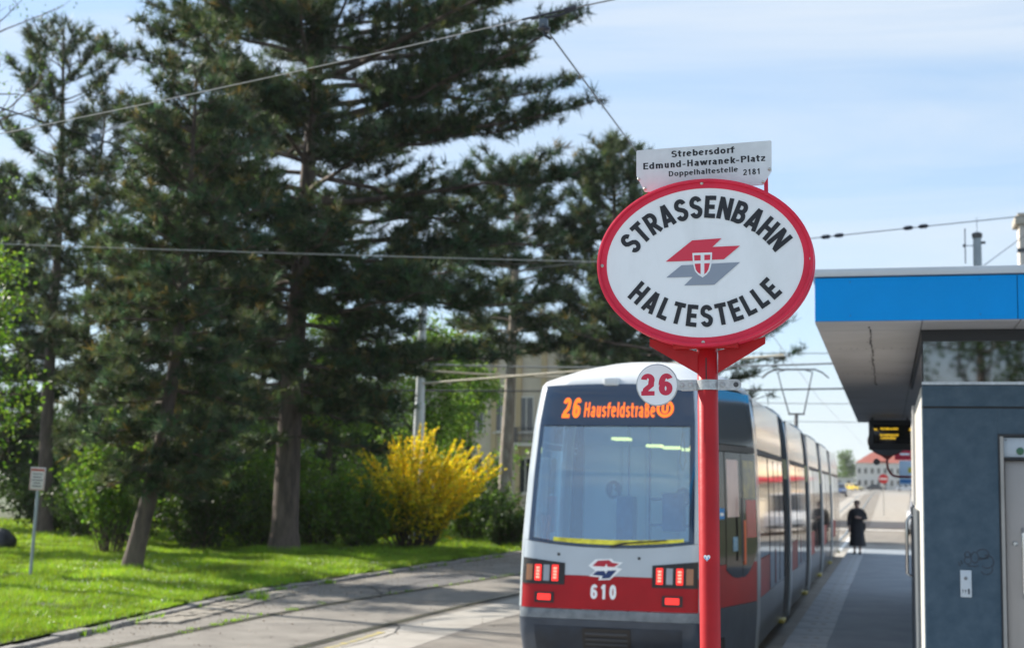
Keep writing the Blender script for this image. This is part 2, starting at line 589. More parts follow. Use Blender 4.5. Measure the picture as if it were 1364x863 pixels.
GROOVE = mat('rail_groove_dirt', (.022, .02, .018), rough=1.0, color2=(.05, .055, .025), vscale=2.5, bump=.5, bscale=30)
RAIL = mat('rail_steel', (.40, .37, .34), rough=.30, metal=.8, var=.25, vscale=12)
GA = [(-10, -8.9), (15.8, -9.12), (20.7, -9.36), (26.7, -8.85), (32.3, -8.3), (48, -6.9)]
GB = [(-10, -7.0), (16.7, -7.06), (20.3, -7.14), (26.7, -6.86), (33, -6.35), (48, -5.2)]
for pts in (GA, GB):
    b = MB()
    b.grid(path_strip(pts, .17, -.141))
    g = b.build('rail_groove', GROOVE, smooth=0)
    tag(g, kind='structure')
    b = MB()
    b.grid(path_strip([(y, x - .03) for y, x in pts], .05, -.136))
    b.build('rail', RAIL, g, smooth=0)
for x in (-3.42, -1.98):
    b = MB()
    b.grid([[(x - .07, y, zg(y) + .009), (x + .07, y, zg(y) + .009)] for y in (-10, 40, 70, 100, 130, 160, 190, 260)])
    g = b.build('rail_groove', GROOVE, smooth=0)
    tag(g, kind='structure')
    b = MB()
    b.grid([[(x - .055, y, zg(y) + .014), (x + .015, y, zg(y) + .014)] for y in (-10, 40, 70, 100, 130, 160, 190, 260)])
    b.build('rail', mat('polished_rail', (.55, .54, .52), rough=.28, metal=.9), g, smooth=0)
road_ob = scene.objects['road']
TAR = mat('tar_seam', (.03, .029, .028), rough=.75, var=.3, vscale=20)
rr = random.Random(21)
for k in range(13):
    x, y = rr.uniform(-9.9, -4.6), rr.uniform(14, 30)
    ang = rr.choice([0.0, math.pi / 2]) + rr.uniform(-.5, .5)
    pts = []
    for i in range(rr.randint(7, 16)):
        pts.append((x, y))
        ang += rr.uniform(-.35, .35)
        x, y = x + math.cos(ang) * .28, y + math.sin(ang) * .28
    v2, f2 = ribbon(pts, rr.uniform(.012, .035))
    b = MB()
    b.add([(px_, py_, -.1395) for px_, py_ in v2], f2)
    b.build('tar_seam', TAR, road_ob, smooth=0)
YELLOW_MARK = mat('yellow_road_paint', (.46, .36, .08), rough=.8, color2=(.27, .25, .19), vscale=7, thr=(.38, .56))
b = MB()
b.grid(path_strip([(12, -6.72), (16.8, -6.72), (18.4, -6.76), (18.9, -6.78)], .11, -.141, 20))
tag(b.build('yellow_line', YELLOW_MARK, smooth=0), kind='structure')
WHITE_MARK = mat('white_road_paint', (.72, .72, .70), rough=.8, var=.15, vscale=8)
b = MB()
b.grid([[(x, y, -.141) for x in (-1.72, -1.58)] for y in (50, 66)])
b.grid([[(x, y, zg(y) + .008) for x in (-6.6, -6.45)] for y in (60, 70)])
b.grid([[(x, y, zg(y) + .008) for x in (-7, 4)] for y in (76, 76.6)])
tag(b.build('white_line', WHITE_MARK, smooth=0), kind='structure')
# pale paved pavement past the platform
b = MB()
b.grid([[(x, y, zg(y) + .014) for x in (-1.0, 3.2)] for y in (79, 100, 130, 160, 190, 260)])
b.grid([[(x, y, zg(y) + .014) for x in (-1.4, 8)] for y in (52.5, 57.5)])
tag(b.build('pale_pavement', PALE_PAVE, smooth=0), kind='structure')

# platform: body + single edge slabs + asphalt top
b = MB()
b.box(-1.27, 9, -12, 49.5, -.16, -.045)
plat = tag(b.build('platform', mat('platform_body', (.2, .2, .2), rough=.9, var=.2, vscale=5), smooth=0), kind='structure')
b = MB()
b.box(-.752, 9, -12, 49.5, -.044, 0)
b.build('asphalt_top', PLATF, plat, smooth=0)
slab_m = MB().box(-.26, .26, -.49, .49, -.05, 0, bev=.008).mesh('edge_slab', EDGE_SLAB)
stud_m = MB()
for dx in (-.06, .08):
    stud_m.box(dx - .035, dx + .035, -.06, .06, 0, .006, bev=.002)
stud_m = stud_m.mesh('tactile_stud', mat('stud_resin', (.42, .42, .40), rough=.7))
for i in range(52):
    y = -2 + i * 1.0
    s = link_mesh('edge_slab', slab_m, plat, (-1.015 + random.Random(i).uniform(-.004, .004), y, .002 + random.Random(i * 7).uniform(-.003, .003)))
    if 8 < y < 44:
        link_mesh('tactile_stud', stud_m, s, (.02, .25, .0))

# lawn: undulating sheet
b = MB()
yl = list(np.linspace(-15, 12, 10)) + list(np.linspace(13, 60, 95)) + [66, 75]
xl = list(np.linspace(0, 9, 36)) + [10, 12, 14, 17, 20, 25, 32, 45, 70]
LAWNZ = {}


def lawn_z(x, y):
    d = kx(y) - .16 - x
    n1 = mnoise.noise(Vector((x * .35, y * .35, 1.7))) * .05 + mnoise.noise(Vector((x * 1.3, y * 1.3, 4.0))) * .02
    return -.075 + min(d, 6) * .012 + n1 * min(1, d / .7)


b.grid([[(kx(y) - .16 - d, y, lawn_z(kx(y) - .16 - d, y)) for d in xl] for y in yl])
tag(b.build('lawn', SOIL, smooth=180), kind='structure')

# kerb stones and the band of old setts
KERBM = mat('granite_kerb', (.20, .185, .17), rough=.9, color2=(.31, .295, .27), vscale=7, bump=.4, bscale=40)
kerb = bpy.data.objects.new('kerb', None)
col.objects.link(kerb)
tag(kerb, kind='structure')
kerb_m = MB().box(-.09, .09, -.46, .46, -.18, .0, bev=.016).mesh('kerb_stone', KERBM)
rr = random.Random(5)
y = 11.0
while y < 52:
    ang = math.atan2(-(kx(y + .5) - kx(y - .5)), 1.0)
    link_mesh('kerb_stone', kerb_m, kerb, (kx(y) - .06 + rr.uniform(-.015, .015), y, -.085 + rr.uniform(-.02, .012)),
              (rr.uniform(-.015, .015), rr.uniform(-.03, .03), ang + rr.uniform(-.012, .012)))
    y += .955
sett_strip = bpy.data.objects.new('sett_strip', None)
col.objects.link(sett_strip)
tag(sett_strip, kind='structure')
SETT = mat('old_setts', (.24, .21, .17), rough=.95, color2=(.33, .30, .25), vscale=5, bump=.5, bscale=35)
sett_m = [MB().box(-.088, .088, -.125 - j * .012, .125 + j * .012, -.08, 0, bev=.014).mesh('sett', SETT) for j in range(3)]
for row in range(3):
    y = 18.6 + row * .13
    while y < 26.2 - row * .9:
        link_mesh('sett', rr.choice(sett_m), sett_strip,
                  (kx(y) + .16 + row * .205 + rr.uniform(-.012, .012), y, -.118 + rr.uniform(-.014, .008)),
                  (rr.uniform(-.04, .04), rr.uniform(-.05, .05), rr.uniform(-.06, .06)))
        y += .285

# ================================================================== TRAM STOP SIGN (in focus)
SX, SY = -.508, 4.4
sg = thing('tram_stop_sign', 'red and white oval tram stop sign on a red post in sharp focus', 'tram stop sign', (SX, SY, 0), rot=(0, -.0125, 0))
K = .000877                 # metres per zoom pixel while measuring


def sl(zx, zy, cx=424., cy=468.5):
    """measured point on the sign face -> local (x, z) about the oval's centre"""
    dx, dy = zx - cx, zy - cy
    z = -(dy + .0425 * dx)
    return ((dx + .0125 * z) * K, z * K)


CZ = 2.59
FY = -.075                  # plane of the sign's face


def oval(a, b_, n=96, rot=0):
    return [(a * math.cos(2 * math.pi * k / n), b_ * math.sin(2 * math.pi * k / n)) for k in range(n)]


def oval_ring(mb, prof, n=96):
    """sweep a profile of (a, b, y) rings"""
    rows = [[(x, y, CZ + z) for x, z in oval(a, bb, n)] for a, bb, y in prof]
    vs = [p for r in rows for p in r]
    fs = [(i * n + k, i * n + (k + 1) % n, (i + 1) * n + (k + 1) % n, (i + 1) * n + k) for i in range(len(rows) - 1) for k in range(n)]
    mb.add(vs, fs)
    return mb


A0, B0 = .3325, .260
rim = MB()
oval_ring(rim, [(A0 - .0300, B0 - .0285, FY + .012), (A0 - .0300, B0 - .0285, FY - .000), (A0 - .0285, B0 - .027, FY - .002),
                (A0 - .012, B0 - .012, FY - .002), (A0 - .010, B0 - .010, FY - .009), (A0 - .006, B0 - .006, FY - .012),
                (A0 - .001, B0 - .001, FY - .010), (A0, B0, FY - .004),
                (A0, B0, FY + .018), (A0 - .006, B0 - .006, FY + .021), (A0 - .006, B0 - .006, FY + .027),
                (A0 + .001, B0 + .001, FY + .030), (A0 + .001, B0 + .001, FY + .066), (A0 - .02, B0 - .02, FY + .072)])
rim.build('rim', RED_RIM, sg, smooth=30)
b = MB()
b.prism([(x, CZ + z) for x, z in oval(A0 - .0295, B0 - .028)], FY + .001, FY + .01)
b.build('sign_face', WHITE_SIGN, sg)
b = MB()
b.prism([(x, CZ + z) for x, z in oval(A0 - .015, B0 - .015)], FY + .06, FY + .07)
b.build('back_panel', RED_RIM, sg)
face = bpy.context.scene.objects['sign_face']


def arc_word(word, centre_z, rad, a_step, flip, height, name='lettering', turn=0.0):
    mb = MB()
    n = len(word)
    widths = [GLYPHS[c][0] for c in word]
    gap = .155
    tot = sum(widths) + gap * (n - 1)
    pos = -tot / 2
    rm = rad
    k = 0
    for c, w in zip(word, widths):
        ctr = pos + w / 2
        pos += w + gap
        ang = ctr * height / rm * a_step + turn
        for st in GLYPHS[c][1]:
            v2, f2 = ribbon(st, SW)
            k += 1
            out = []
            for x, y_ in v2:
                lx, ly = (x - w / 2) * height, (y_ - .5) * height
                if not flip:
                    X = math.sin(ang) * (rad + ly) + math.cos(ang) * lx
                    Z = centre_z + math.cos(ang) * (rad + ly) - math.sin(ang) * lx
                else:
                    X = math.sin(ang) * (rad - ly) + math.cos(ang) * lx
                    Z = centre_z - math.cos(ang) * (rad - ly) + math.sin(ang) * lx
                out.append((X, FY - .0008 - .00012 * (k % 4), CZ + Z))
            mb.add(out, f2)
    return mb.build(name, BLACK_PRINT, face, smooth=0)


arc_word('STRASSENBAHN', .173 - .295, .295, .965, False, .069, turn=.018)
arc_word('HALTESTELLE', -.166 + .299, .299, 1.0, True, .067)


def emblem_poly(pts, m, dy, name):
    mb = MB()
    q = [sl(*p) for p in pts]
    mb.add([(x, FY - dy, CZ + z) for x, z in q], [tuple(range(len(q)))])
    return mb.build(name, m, face, smooth=0)


emblem_poly([(291, 467), (384, 391), (487, 383), (455, 414), (551, 409), (495, 457), (455, 459), (400, 463)], RED_PRINT, .0010, 'emblem_arrow')
emblem_poly([(293, 524), (346, 480), (400, 477), (455, 473), (551, 467), (462, 547), (356, 551), (388, 520)], GREY_PRINT, .0010, 'emblem_arrow')
sh = [(385, 436), (454, 433), (453, 470), (446, 498), (435, 512), (421, 522), (406, 513), (394, 500), (387, 472)]
emblem_poly(sh, WHITE_SIGN, .0014, 'emblem_shield')


def shrink(pts, k, c=(420.5, 474)):
    return [(c[0] + (x - c[0]) * k, c[1] + (y_ - c[1]) * k) for x, y_ in pts]


for q in ([(391, 444), (414, 443), (414, 462), (392, 463)], [(427, 442.5), (448, 441.5), (447, 460), (427, 461)],
          [(393, 474), (414, 473), (414, 511), (403, 503), (397, 494)], [(427, 472.5), (446.5, 471.5), (441, 494), (435, 504), (427, 511)]):
    emblem_poly(q, RED_PRINT, .0018, 'emblem_field')


def bolt_at(parent, x, y, z, r=.0055, m=None, h=.004):
    mb = MB()
    M = Matrix.Translation((x, y, z)) @ Matrix.Rotation(R(90), 4, 'X')
    mb.lathe([(r, 0), (r, h * .6), (r * .7, h), (r * .25, h * 1.1)], 12, M)
    return mb.build('bolt', m or BOLT, parent)


for zx, zy in ((63, 484), (793, 453), (417, 187), (424, 750)):
    x, z = sl(zx, zy)
    bolt_at(sg, x, FY - .002, CZ + z)
# name plate above the oval
plate_pts = [sl(*p) for p in ((176, 60), (180, 56.5), (653, 27), (657, 30), (657, 137), (628, 186), (420, 200), (212, 209), (207, 208), (177, 150))]
b = MB()
PY = FY + .034
b.prism([(x, CZ + z) for x, z in plate_pts], PY, PY + .003)
plate = b.build('name_plate', PLATE, sg, smooth=0)


def plate_text(txt, zx, zy, w_px, cap, weight, slope=-.062):
    st_, ln = stroke_text(txt, weight)
    k = w_px * K / ln
    x0, z0 = sl(zx, zy)
    t = -(slope + .0425)
    mb = MB()
    for v2, f2, ly in st_:
        out = []
        for x, y_ in v2:
            a_, c_ = (x - ln / 2) * k, (y_ - .5) * cap
            out.append((x0 + a_ - c_ * t, PY - .0005 - .00010 * ly, CZ + z0 + c_ + a_ * t))
        mb.add(out, f2)
    return mb.build('lettering', BLACK_PRINT, plate, smooth=0)


plate_text('Strebersdorf', 414.5, 65, 226, .0208, .168)
plate_text('Edmund-Hawranek-Platz', 417.5, 102, 437, .0208, .168)
plate_text('Doppelhaltestelle', 416, 136, 248, .0168, .150)
plate_text('2181', 588, 138.5, 62, .0182, .155)
for zx, zy in ((186, 162), (209, 197), (650, 130), (628, 176)):
    x, z = sl(zx, zy)
    bolt_at(plate, x, PY - .0002, CZ + z, .005)
for xx in (-.172, .19):
    b = MB()
    b.box(xx - .006, xx + .006, PY + .004, PY + .012, CZ + .19, CZ + .30)
    b.build('plate_bracket', RED_RIM, sg, smooth=0)
# gusset plates, post, clamp, line disc


def sp(px, py):
    """photo pixel on the sign's plane -> local (x, z) about the oval centre"""
    return sl((px - 780) * 2.697, (py - 180) * 2.697)


gz = [sp(863, 452), (sp(863, 462)), sp(927, 497), sp(927, 468)]
b = MB()
b.prism([(x, CZ + z) for x, z in gz], -.012, -.004)
b.build('gusset', RED, sg, smooth=0)
gz = [sp(1014, 446), sp(1014, 455), sp(1002, 463), sp(953, 495), sp(953, 466)]
b = MB()
b.prism([(x, CZ + z) for x, z in gz], -.012, -.004)
b.build('gusset', RED, sg, smooth=0)
b = MB()
b.box(-.10, .10, -.055, -.02, CZ - .262, CZ - .22, bev=.004)
b.build('post_bracket', RED, sg)
b = MB()
Rp = .0315
ring_n = 40
prof = [(Rp, -.02), (Rp, 2.355), (Rp - .004, 2.36)]
b.lathe(prof, ring_n)
post = b.build('post', RED, sg)
b = MB()
b.lathe([(.09, 0), (.09, .012), (.05, .03), (Rp + .002, .035)], 24)
b.build('post_foot', RED, sg)
# narrow seam on the upper post
b = MB()
x, z = sp(937, 505)
b.box(-.0022, .0012, -Rp - .0008, -Rp + .004, 2.232, 2.30)
b.build('post_slot', BLACK, sg, smooth=0)
zc = CZ + sp(940, 511)[1]
b = MB()
b.lathe([(Rp + .0008, zc - .0155), (Rp + .0035, zc - .0155), (Rp + .0035, zc + .0155), (Rp + .0008, zc + .0155)], 40, cap=False)
b.box(-.081, -Rp - .001, -.0135, -.0105, zc - .0165, zc + .0165, bev=.001)
b.box(-.081, -Rp - .001, .002, .005, zc - .0165, zc + .0165, bev=.001)
pts = [(Rp + .001, zc - .0165)] + [(.088 + .0165 * math.sin(R(t)), zc - .0165 * math.cos(R(t))) for t in range(0, 181, 15)] + [(Rp + .001, zc + .0165)]
b.prism(pts, -.0135, -.0105)
clamp = b.build('clamp', STEEL, sg, smooth=35)


def hexnut(parent, x, y, z, r, h):
    mb = MB()
    M = Matrix.Translation((x, y, z)) @ Matrix.Rotation(R(90), 4, 'X')
    mb.lathe([(r * 1.25, 0), (r * 1.25, .0015)], 18, M)
    mb.lathe([(r, .0015), (r, h * .85), (r * .85, h)], 6, M)
    mb.lathe([(r * .5, h), (r * .5, h * 1.4)], 10, M)
    return mb.build('bolt', STEEL, parent)


for px_ in (906.5, 917.5, 959.5):
    hexnut(clamp, sp(px_, 512)[0], -.0135, zc, .0075, .007)
b = MB()
M = Matrix.Translation((.088, -.0135, zc)) @ Matrix.Rotation(R(90), 4, 'X')
b.lathe([(.008, 0), (.008, .0012), (.0055, .0015), (.005, .0003)], 18, M)
b.build('bolt_hole', DARK_STEEL, clamp)
dx_, dz_ = sp(873.6, 513)
DR = .0655
b = MB()
DYp = -.0165
M = Matrix.Translation((dx_, DYp, CZ + dz_)) @ Matrix.Rotation(R(90), 4, 'X')
b.lathe([(DR, -.0025), (DR, .0005), (DR - .002, .0012)], 64, M)
tongue = [(dx_ + DR * .94, CZ + dz_ + .020), (dx_ + DR * .94, CZ + dz_ - .016), (dx_ + DR + .006, zc - .0155), (-.044, zc - .0155), (-.044, zc + .0155), (dx_ + DR + .006, zc + .0155)]
b.prism(tongue, DYp - .0003, DYp + .0022)
disc = b.build('line_disc', STEEL, sg, smooth=35)
b = MB()
b.lathe([(DR - .0035, .0013), (DR - .0037, .0019)], 64, M)
b.build('disc_face', WHITE_SIGN, disc)
st_, ln = stroke_text('26', .20, .07)
b = MB()
for v2, f2, ly in st_:
    b.add([(dx_ - .001 + (x - ln / 2) * .104 / ln, DYp - .0026 - .00012 * ly, CZ + dz_ + .001 + (y_ - .5) * .068) for x, y_ in v2], f2)
b.build('lettering', mat('red_numeral', (.60, .025, .07), rough=.5), disc, smooth=0)
# little heart sticker on the post
hx, hz = sp(937, 733)
zst = CZ + hz


def heart(r, kz=1.0):
    return [(r * 16 * math.sin(t) ** 3 / 16, r * (13 * math.cos(t) - 5 * math.cos(2 * t) - 2 * math.cos(3 * t) - math.cos(4 * t)) / 15 * kz)
            for t in np.linspace(0, 2 * math.pi, 28, endpoint=False)]


def on_post(x, z, off):
    return (x, -math.sqrt(max(1e-6, (Rp + off) ** 2 - x * x)), z)


for r_, m_, off in ((.0105, WHITE_SIGN, .0006), ):
    b = MB()
    h_ = heart(r_)
    b.add([on_post(-.004, zst, off)] + [on_post(-.004 + x, zst + z, off) for x, z in h_],
          [(0, 1 + i, 1 + (i + 1) % len(h_)) for i in range(len(h_))])
    st = b.build('sticker', m_, sg, smooth=0)
b = MB()
b.add([on_post(-.012, zst + .001, .0009), on_post(.003, zst + .001, .0009), on_post(.002, zst - .003, .0009), on_post(-.004, zst - .0095, .0009), on_post(-.010, zst - .003, .0009)],
      [(0, 1, 2, 3, 4)])
b.build('print', mat('sticker_blue', (.03, .30, .62), rough=.5), st, smooth=0)

# ================================================================== TRAM
TX, TY, TZ = -2.7, 14.9, -.15
tram = thing('tram', 'long low-floor tram with silver, red and black body waiting at the platform', 'tram', (TX, TY, TZ))
SILVER = mat('tram_silver_paint', (.44, .495, .545), rough=.33, spec=.5, coat=.3, var=.05, vscale=1.5)
T_RED = mat('tram_red_paint', (.36, .008, .014), rough=.4, spec=.25, var=.12, vscale=1.8)
T_DARK = mat('tram_bumper_paint', (.026, .040, .065), rough=.42, color2=(.050, .068, .098), vscale=2.6, bump=.08, bscale=12, coat=.15)
T_BUMPTOP = mat('tram_bumper_ledge', (.11, .135, .165), rough=.5, color2=(.21, .24, .27), vscale=7)
T_SKIRT = mat('tram_skirt_paint', (.06, .065, .072), rough=.3, coat=.5, var=.25, vscale=1.4)
T_WHITE = mat('tram_roof_white', (.58, .60, .61), rough=.45, color2=(.66, .67, .68), vscale=2.5)
PORTAL = mat('portal_metal', (.42, .45, .47), rough=.30, metal=.45, var=.12, vscale=2.2, coat=.4)
BLACKGL = mat('black_enamelled_glass', (.010, .030, .070), rough=.05, spec=1.0)
SIDEGL = mat('tinted_side_glass', (.014, .011, .012), rough=.05, spec=.3)
UPPERGL = mat('grey_upper_glass', (.065, .075, .082), rough=.10, spec=.25)
BELLOWS = mat('bellows_rubber', (.014, .014, .016), rough=.8)
WINDSCR = glass_mat('windscreen_glass', (.60, .84, 1.0), .18, .015)

HWZ = [0, .25, .65, 1.45, 2.15, 2.75, 3.15, 3.35, 3.6]
HWV = [1.15, 1.18, 1.20, 1.20, 1.18, 1.15, 1.10, 1.05, .9]
Y0Z = [0, .25, .50, .72, .90, 1.15, 1.45, 2.15, 2.75, 3.10, 3.30]
Y0V = [.22, .16, .03, 0, .015, .045, .09, .24, .41, .53, .66]
NP_, DP_ = 6.5, .42


KR, SH = .82, -.16          # the rear end is narrower and bends off with the curve


def hw(z):
    return float(np.interp(z, HWZ, HWV))


def RP(fx, z, off=0.0):
    """point on the rear shell"""
    def base(fx, z):
        a = min(abs(fx), 1.0)
        return Vector((fx * hw(z) * KR + SH, float(np.interp(z, Y0Z, Y0V)) + DP_ * (1 - (1 - a ** NP_) ** (1 / NP_)), z))
    p = base(fx, z)
    if off:
        e = .012
        sgn = 1 if fx < .97 else -1
        du = (base(fx + e * sgn, z) - p) * sgn
        dv = base(fx, z + e) - p
        n = du.cross(dv).normalized()
        if n.y > 0 and abs(fx) < .9:
            n = -n
        p = p + n * off
    return p


def fxs(a, c, n):
    return [a + (c - a) * i / n for i in range(n + 1)]


def dense(a, c, n):
    """samples in [a, c], crowded towards +-1 where the shell turns the corner"""
    t0, t1 = math.asin(max(-1, min(1, a))), math.asin(max(-1, min(1, c)))
    return [math.sin(t0 + (t1 - t0) * i / n) for i in range(n + 1)]


def rear_patch(name, m, a, c, z0, z1, off=.008, nx=24, nz=10, parent=None, zlo=None, zhi=None, th=.02, smooth=40):
    """a panel of the rear shell; zlo / zhi may bend its lower and upper edges (functions of fx)"""
    A, B = [], []
    for j in range(nz + 1):
        ra, rb = [], []
        for fx in dense(a, c, nx):
            lo = zlo(fx) if zlo else z0
            hi = zhi(fx) if zhi else z1
            z = lo + (hi - lo) * j / nz
            ra.append(RP(fx, z, off))
            rb.append(RP(fx, z, off - th))
        A.append(ra)
        B.append(rb)
    mb = MB().slab(A, B)
    return mb.build(name, m, parent or tram, smooth)


def on_rear(v2, f2, name, m, off, parent, zc=0.0, xc=0.0):
    mb = MB()
    mb.add([RP((x + xc) / (hw(y_ + zc) * KR), y_ + zc, off) for x, y_ in v2], f2)
    return mb.build(name, m, parent, smooth=0)


# shell behind the panels, dark
wl_ = lambda f: 1.455 - .05 * (1 - f * f) + .0
z_red0, z_red1 = .77, 1.115
winlo = lambda f: 1.445 - .035 * (1 - (f / .9) ** 2) + .03 * f * f
winhi = lambda f: 3.175 - .03 * f * f
# bumper, red band, silver apron, side pillars
rear_patch('bumper', T_DARK, -1, 1, .20, .66, .012, 40, 10)
rear_patch('bumper_ledge', T_BUMPTOP, -.995, .995, .664, .765, .006, 40, 3)
rear_patch('bumper_inset', mat('bumper_inset', (.014, .024, .042), rough=.5, var=.3, vscale=4), -.80, .80, .30, .59, .018, 20, 4)
rear_patch('red_band', T_RED, -.955, .955, z_red0, z_red1, .008, 36, 4)
apron = rear_patch('apron', SILVER, -.955, .955, z_red1 + .003, 1.4, .008, 36, 6, zhi=lambda f: winlo(f) - .004)
for s in (-1, 1):
    a, c = sorted((s * .958, s * 1.0))
    rear_patch('pillar', SILVER, a, c, .77, 3.16, .012, 8, 26)
    a, c = sorted((s * .905, s * .956))
    rear_patch('pillar_inner', SILVER, a, c, 1.47, 3.14, .009, 4, 24, zlo=lambda f: winlo(f) + .0)
# windscreen: black enamel border + destination zone, see-through middle
ws = rear_patch('windscreen', WINDSCR, -.85, .85, 1.5, 2.70, .012, 30, 16, zlo=lambda f: winlo(f / .85 * .9) + .03, th=.008, smooth=60)
wf = rear_patch('windscreen_frame', BLACKGL, -.903, .903, 2.71, 3.12, .012, 30, 6, zhi=winhi, th=.02, smooth=60)
rear_patch('windscreen_frame', BLACKGL, -.903, .903, 1.44, 1.5, .0125, 30, 2, zlo=lambda f: winlo(f) + .002, zhi=lambda f: winlo(f) + .028, smooth=60)
for s in (-1, 1):
    a, c = sorted((s * .852, s * .903))
    rear_patch('windscreen_frame', BLACKGL, a, c, 1.5, 2.708, .0122, 4, 16, zlo=lambda f: winlo(f) + .03, smooth=60)
# black dash skirt and yellow ledge inside the glass, wiper arm
rear_patch('dash', BLACK, -.72, .72, 1.45, 1.50, -.05, 20, 3, zlo=lambda f: 1.42, zhi=lambda f: 1.452)
rear_patch('yellow_ledge', mat('yellow_ledge', (.80, .70, .06), rough=.6, var=.3, vscale=10), -.62, .80, 1.45, 1.5, .0138, 20, 2,
           zlo=lambda f: winlo(f) + .031, zhi=lambda f: winlo(f) + .082 - .03 * f * f, th=.0012)
wip = MB()
wip.tube([RP(.02, 1.42, .02), RP(.16, 1.455, .03), RP(.62, 1.50, .028)], [.012, .009, .006], 6)
wip.build('wiper', BLACK, tram)
# LED destination display
LED = mat('led_orange', (.3, .08, .0), rough=.5, emit=(1.0, .16, .012), estr=.95)


def led_text(txt, x0, x1, zc, h, weight):
    st_, ln = stroke_text(txt, weight, .085)
    mb = MB()
    k = (x1 - x0) / ln
    for v2, f2, ly in st_:
        mb.add([RP((x0 + .09 + x * k) / (hw(zc) * KR), zc + (y_ - .5) * h, .0155 + .0002 * ly) for x, y_ in v2], f2)
    return mb.build('led_text', LED, wf, smooth=0)


led_text('26', -.70, -.49, 2.905, .225, .19)
led_text('Hausfeldstra\u00dfe', -.455, .335, 2.885, .165, .135)
# circled U
mb2 = []
ringv, ringf = ribbon(arc(.53, 2.90, .078, .082, 0, 359.9, 30), .03)
on_rear(ringv, ringf, 'led_text', LED, .016, wf)
uv, uf = ribbon([(.505, 2.945)] + arc(.53, 2.885, .025, .028, 180, 360, 8) + [(.555, 2.945)], .024)
on_rear(uv, uf, 'led_text', LED, .0162, wf)
# interior seen through the windscreen
INT0 = set(tram.children)
INT_W = mat('interior_panel', (.50, .68, .80), rough=.6, var=.05, vscale=2)
b = MB()
b.box(-.98, .98, 2.5, 2.55, .5, 3.0)
inner = b.build('interior_wall', INT_W, tram, smooth=0)
b = MB()
b.box(-1.0, 1.0, .42, 2.5, .45, .5)
b.build('interior_floor', mat('interior_floor', (.12, .13, .15), rough=.7), tram, smooth=0)
b = MB()
b.box(-.95, .95, .66, 2.5, 2.86, 2.9)
b.build('interior_ceiling', mat('interior_ceiling', (.55, .6, .64), rough=.6), tram, smooth=0)
for x0, x1 in ((-.96, -.42), (-.40, -.05), (.0, .42), (.46, .96)):
    b = MB()
    b.box(x0, x1, 2.46, 2.495, .6, 2.55, bev=.015)
    b.build('interior_door', mat('interior_door', (.60, .76, .86), rough=.45, var=.04, vscale=3), tram)
for i in range(2):
    x, z = (-.52, .50)[i], 2.02 - .08 * i
    b = MB()
    b.lathe([(.115, 0), (.115, .004)], 28, Matrix.Translation((x, 2.455, z)) @ Matrix.Rotation(R(90), 4, 'X'))
    ic = b.build('pictogram', mat('pictogram_blue', (.01, .05, .13), rough=.5), tram)
    b = MB()
    b.add([(x + px_ * 1.0, 2.446, z + pz) for px_, pz in ((-.03, -.07), (.06, -.07), (.045, -.02), (.015, .0), (.03, .035), (.012, .07), (-.015, .06), (-.012, .01))], [tuple(range(8))])
    b.build('print', mat('pictogram_pale', (.5, .6, .68), rough=.5), ic, smooth=0)
LAMP = mat('saloon_lamp', (.8, .75, .6), rough=.4, emit=(1.0, .68, .16), estr=1.5)
for x0, x1, y0_, y1_, z in ((-.36, -.14, 1.55, 1.9, 2.60), (.14, .34, 1.5, 1.75, 2.52), (.37, .60, 1.5, 1.75, 2.50), (.63, .82, 1.5, 1.75, 2.48)):
    b = MB()
    b.box(x0, x1, y0_, y1_, z, z + .03)
    b.build('ceiling_lamp', LAMP, tram, smooth=0)
b = MB()
for x in (-.18, .12):
    b.tube([(x, 1.9, .5), (x, 1.9, 2.85)], .018, 8)
b.tube([(.18, 1.7, 1.92), (.75, 1.7, 1.92)], .016, 8)
b.tube([(.18, 1.7, 1.62), (.75, 1.7, 1.62)], .016, 8)
b.build('grab_rail', mat('rail_blue', (.05, .10, .20), rough=.4), tram)
b = MB()
b.box(.36, .66, 1.5, 1.75, 1.55, 2.0, bev=.03)
b.box(-.30, -.05, 1.6, 1.9, 1.4, 1.95, bev=.03)
b.build('seat', mat('seat_blue', (.06, .14, .26), rough=.8, var=.2, vscale=9), tram)
b = MB()
b.tube([(.70, 1.2, 2.75), (.66, 1.2, 2.35), (.70, 1.2, 2.25), (.74, 1.2, 2.35), (.70, 1.2, 2.75)], .010, 6)
b.build('strap', mat('strap_yellow', (.4, .36, .12), rough=.7), tram)
for o_ in set(tram.children) - INT0:
    o_.scale = (.84, 1, 1)
    o_.location.x = SH * .8
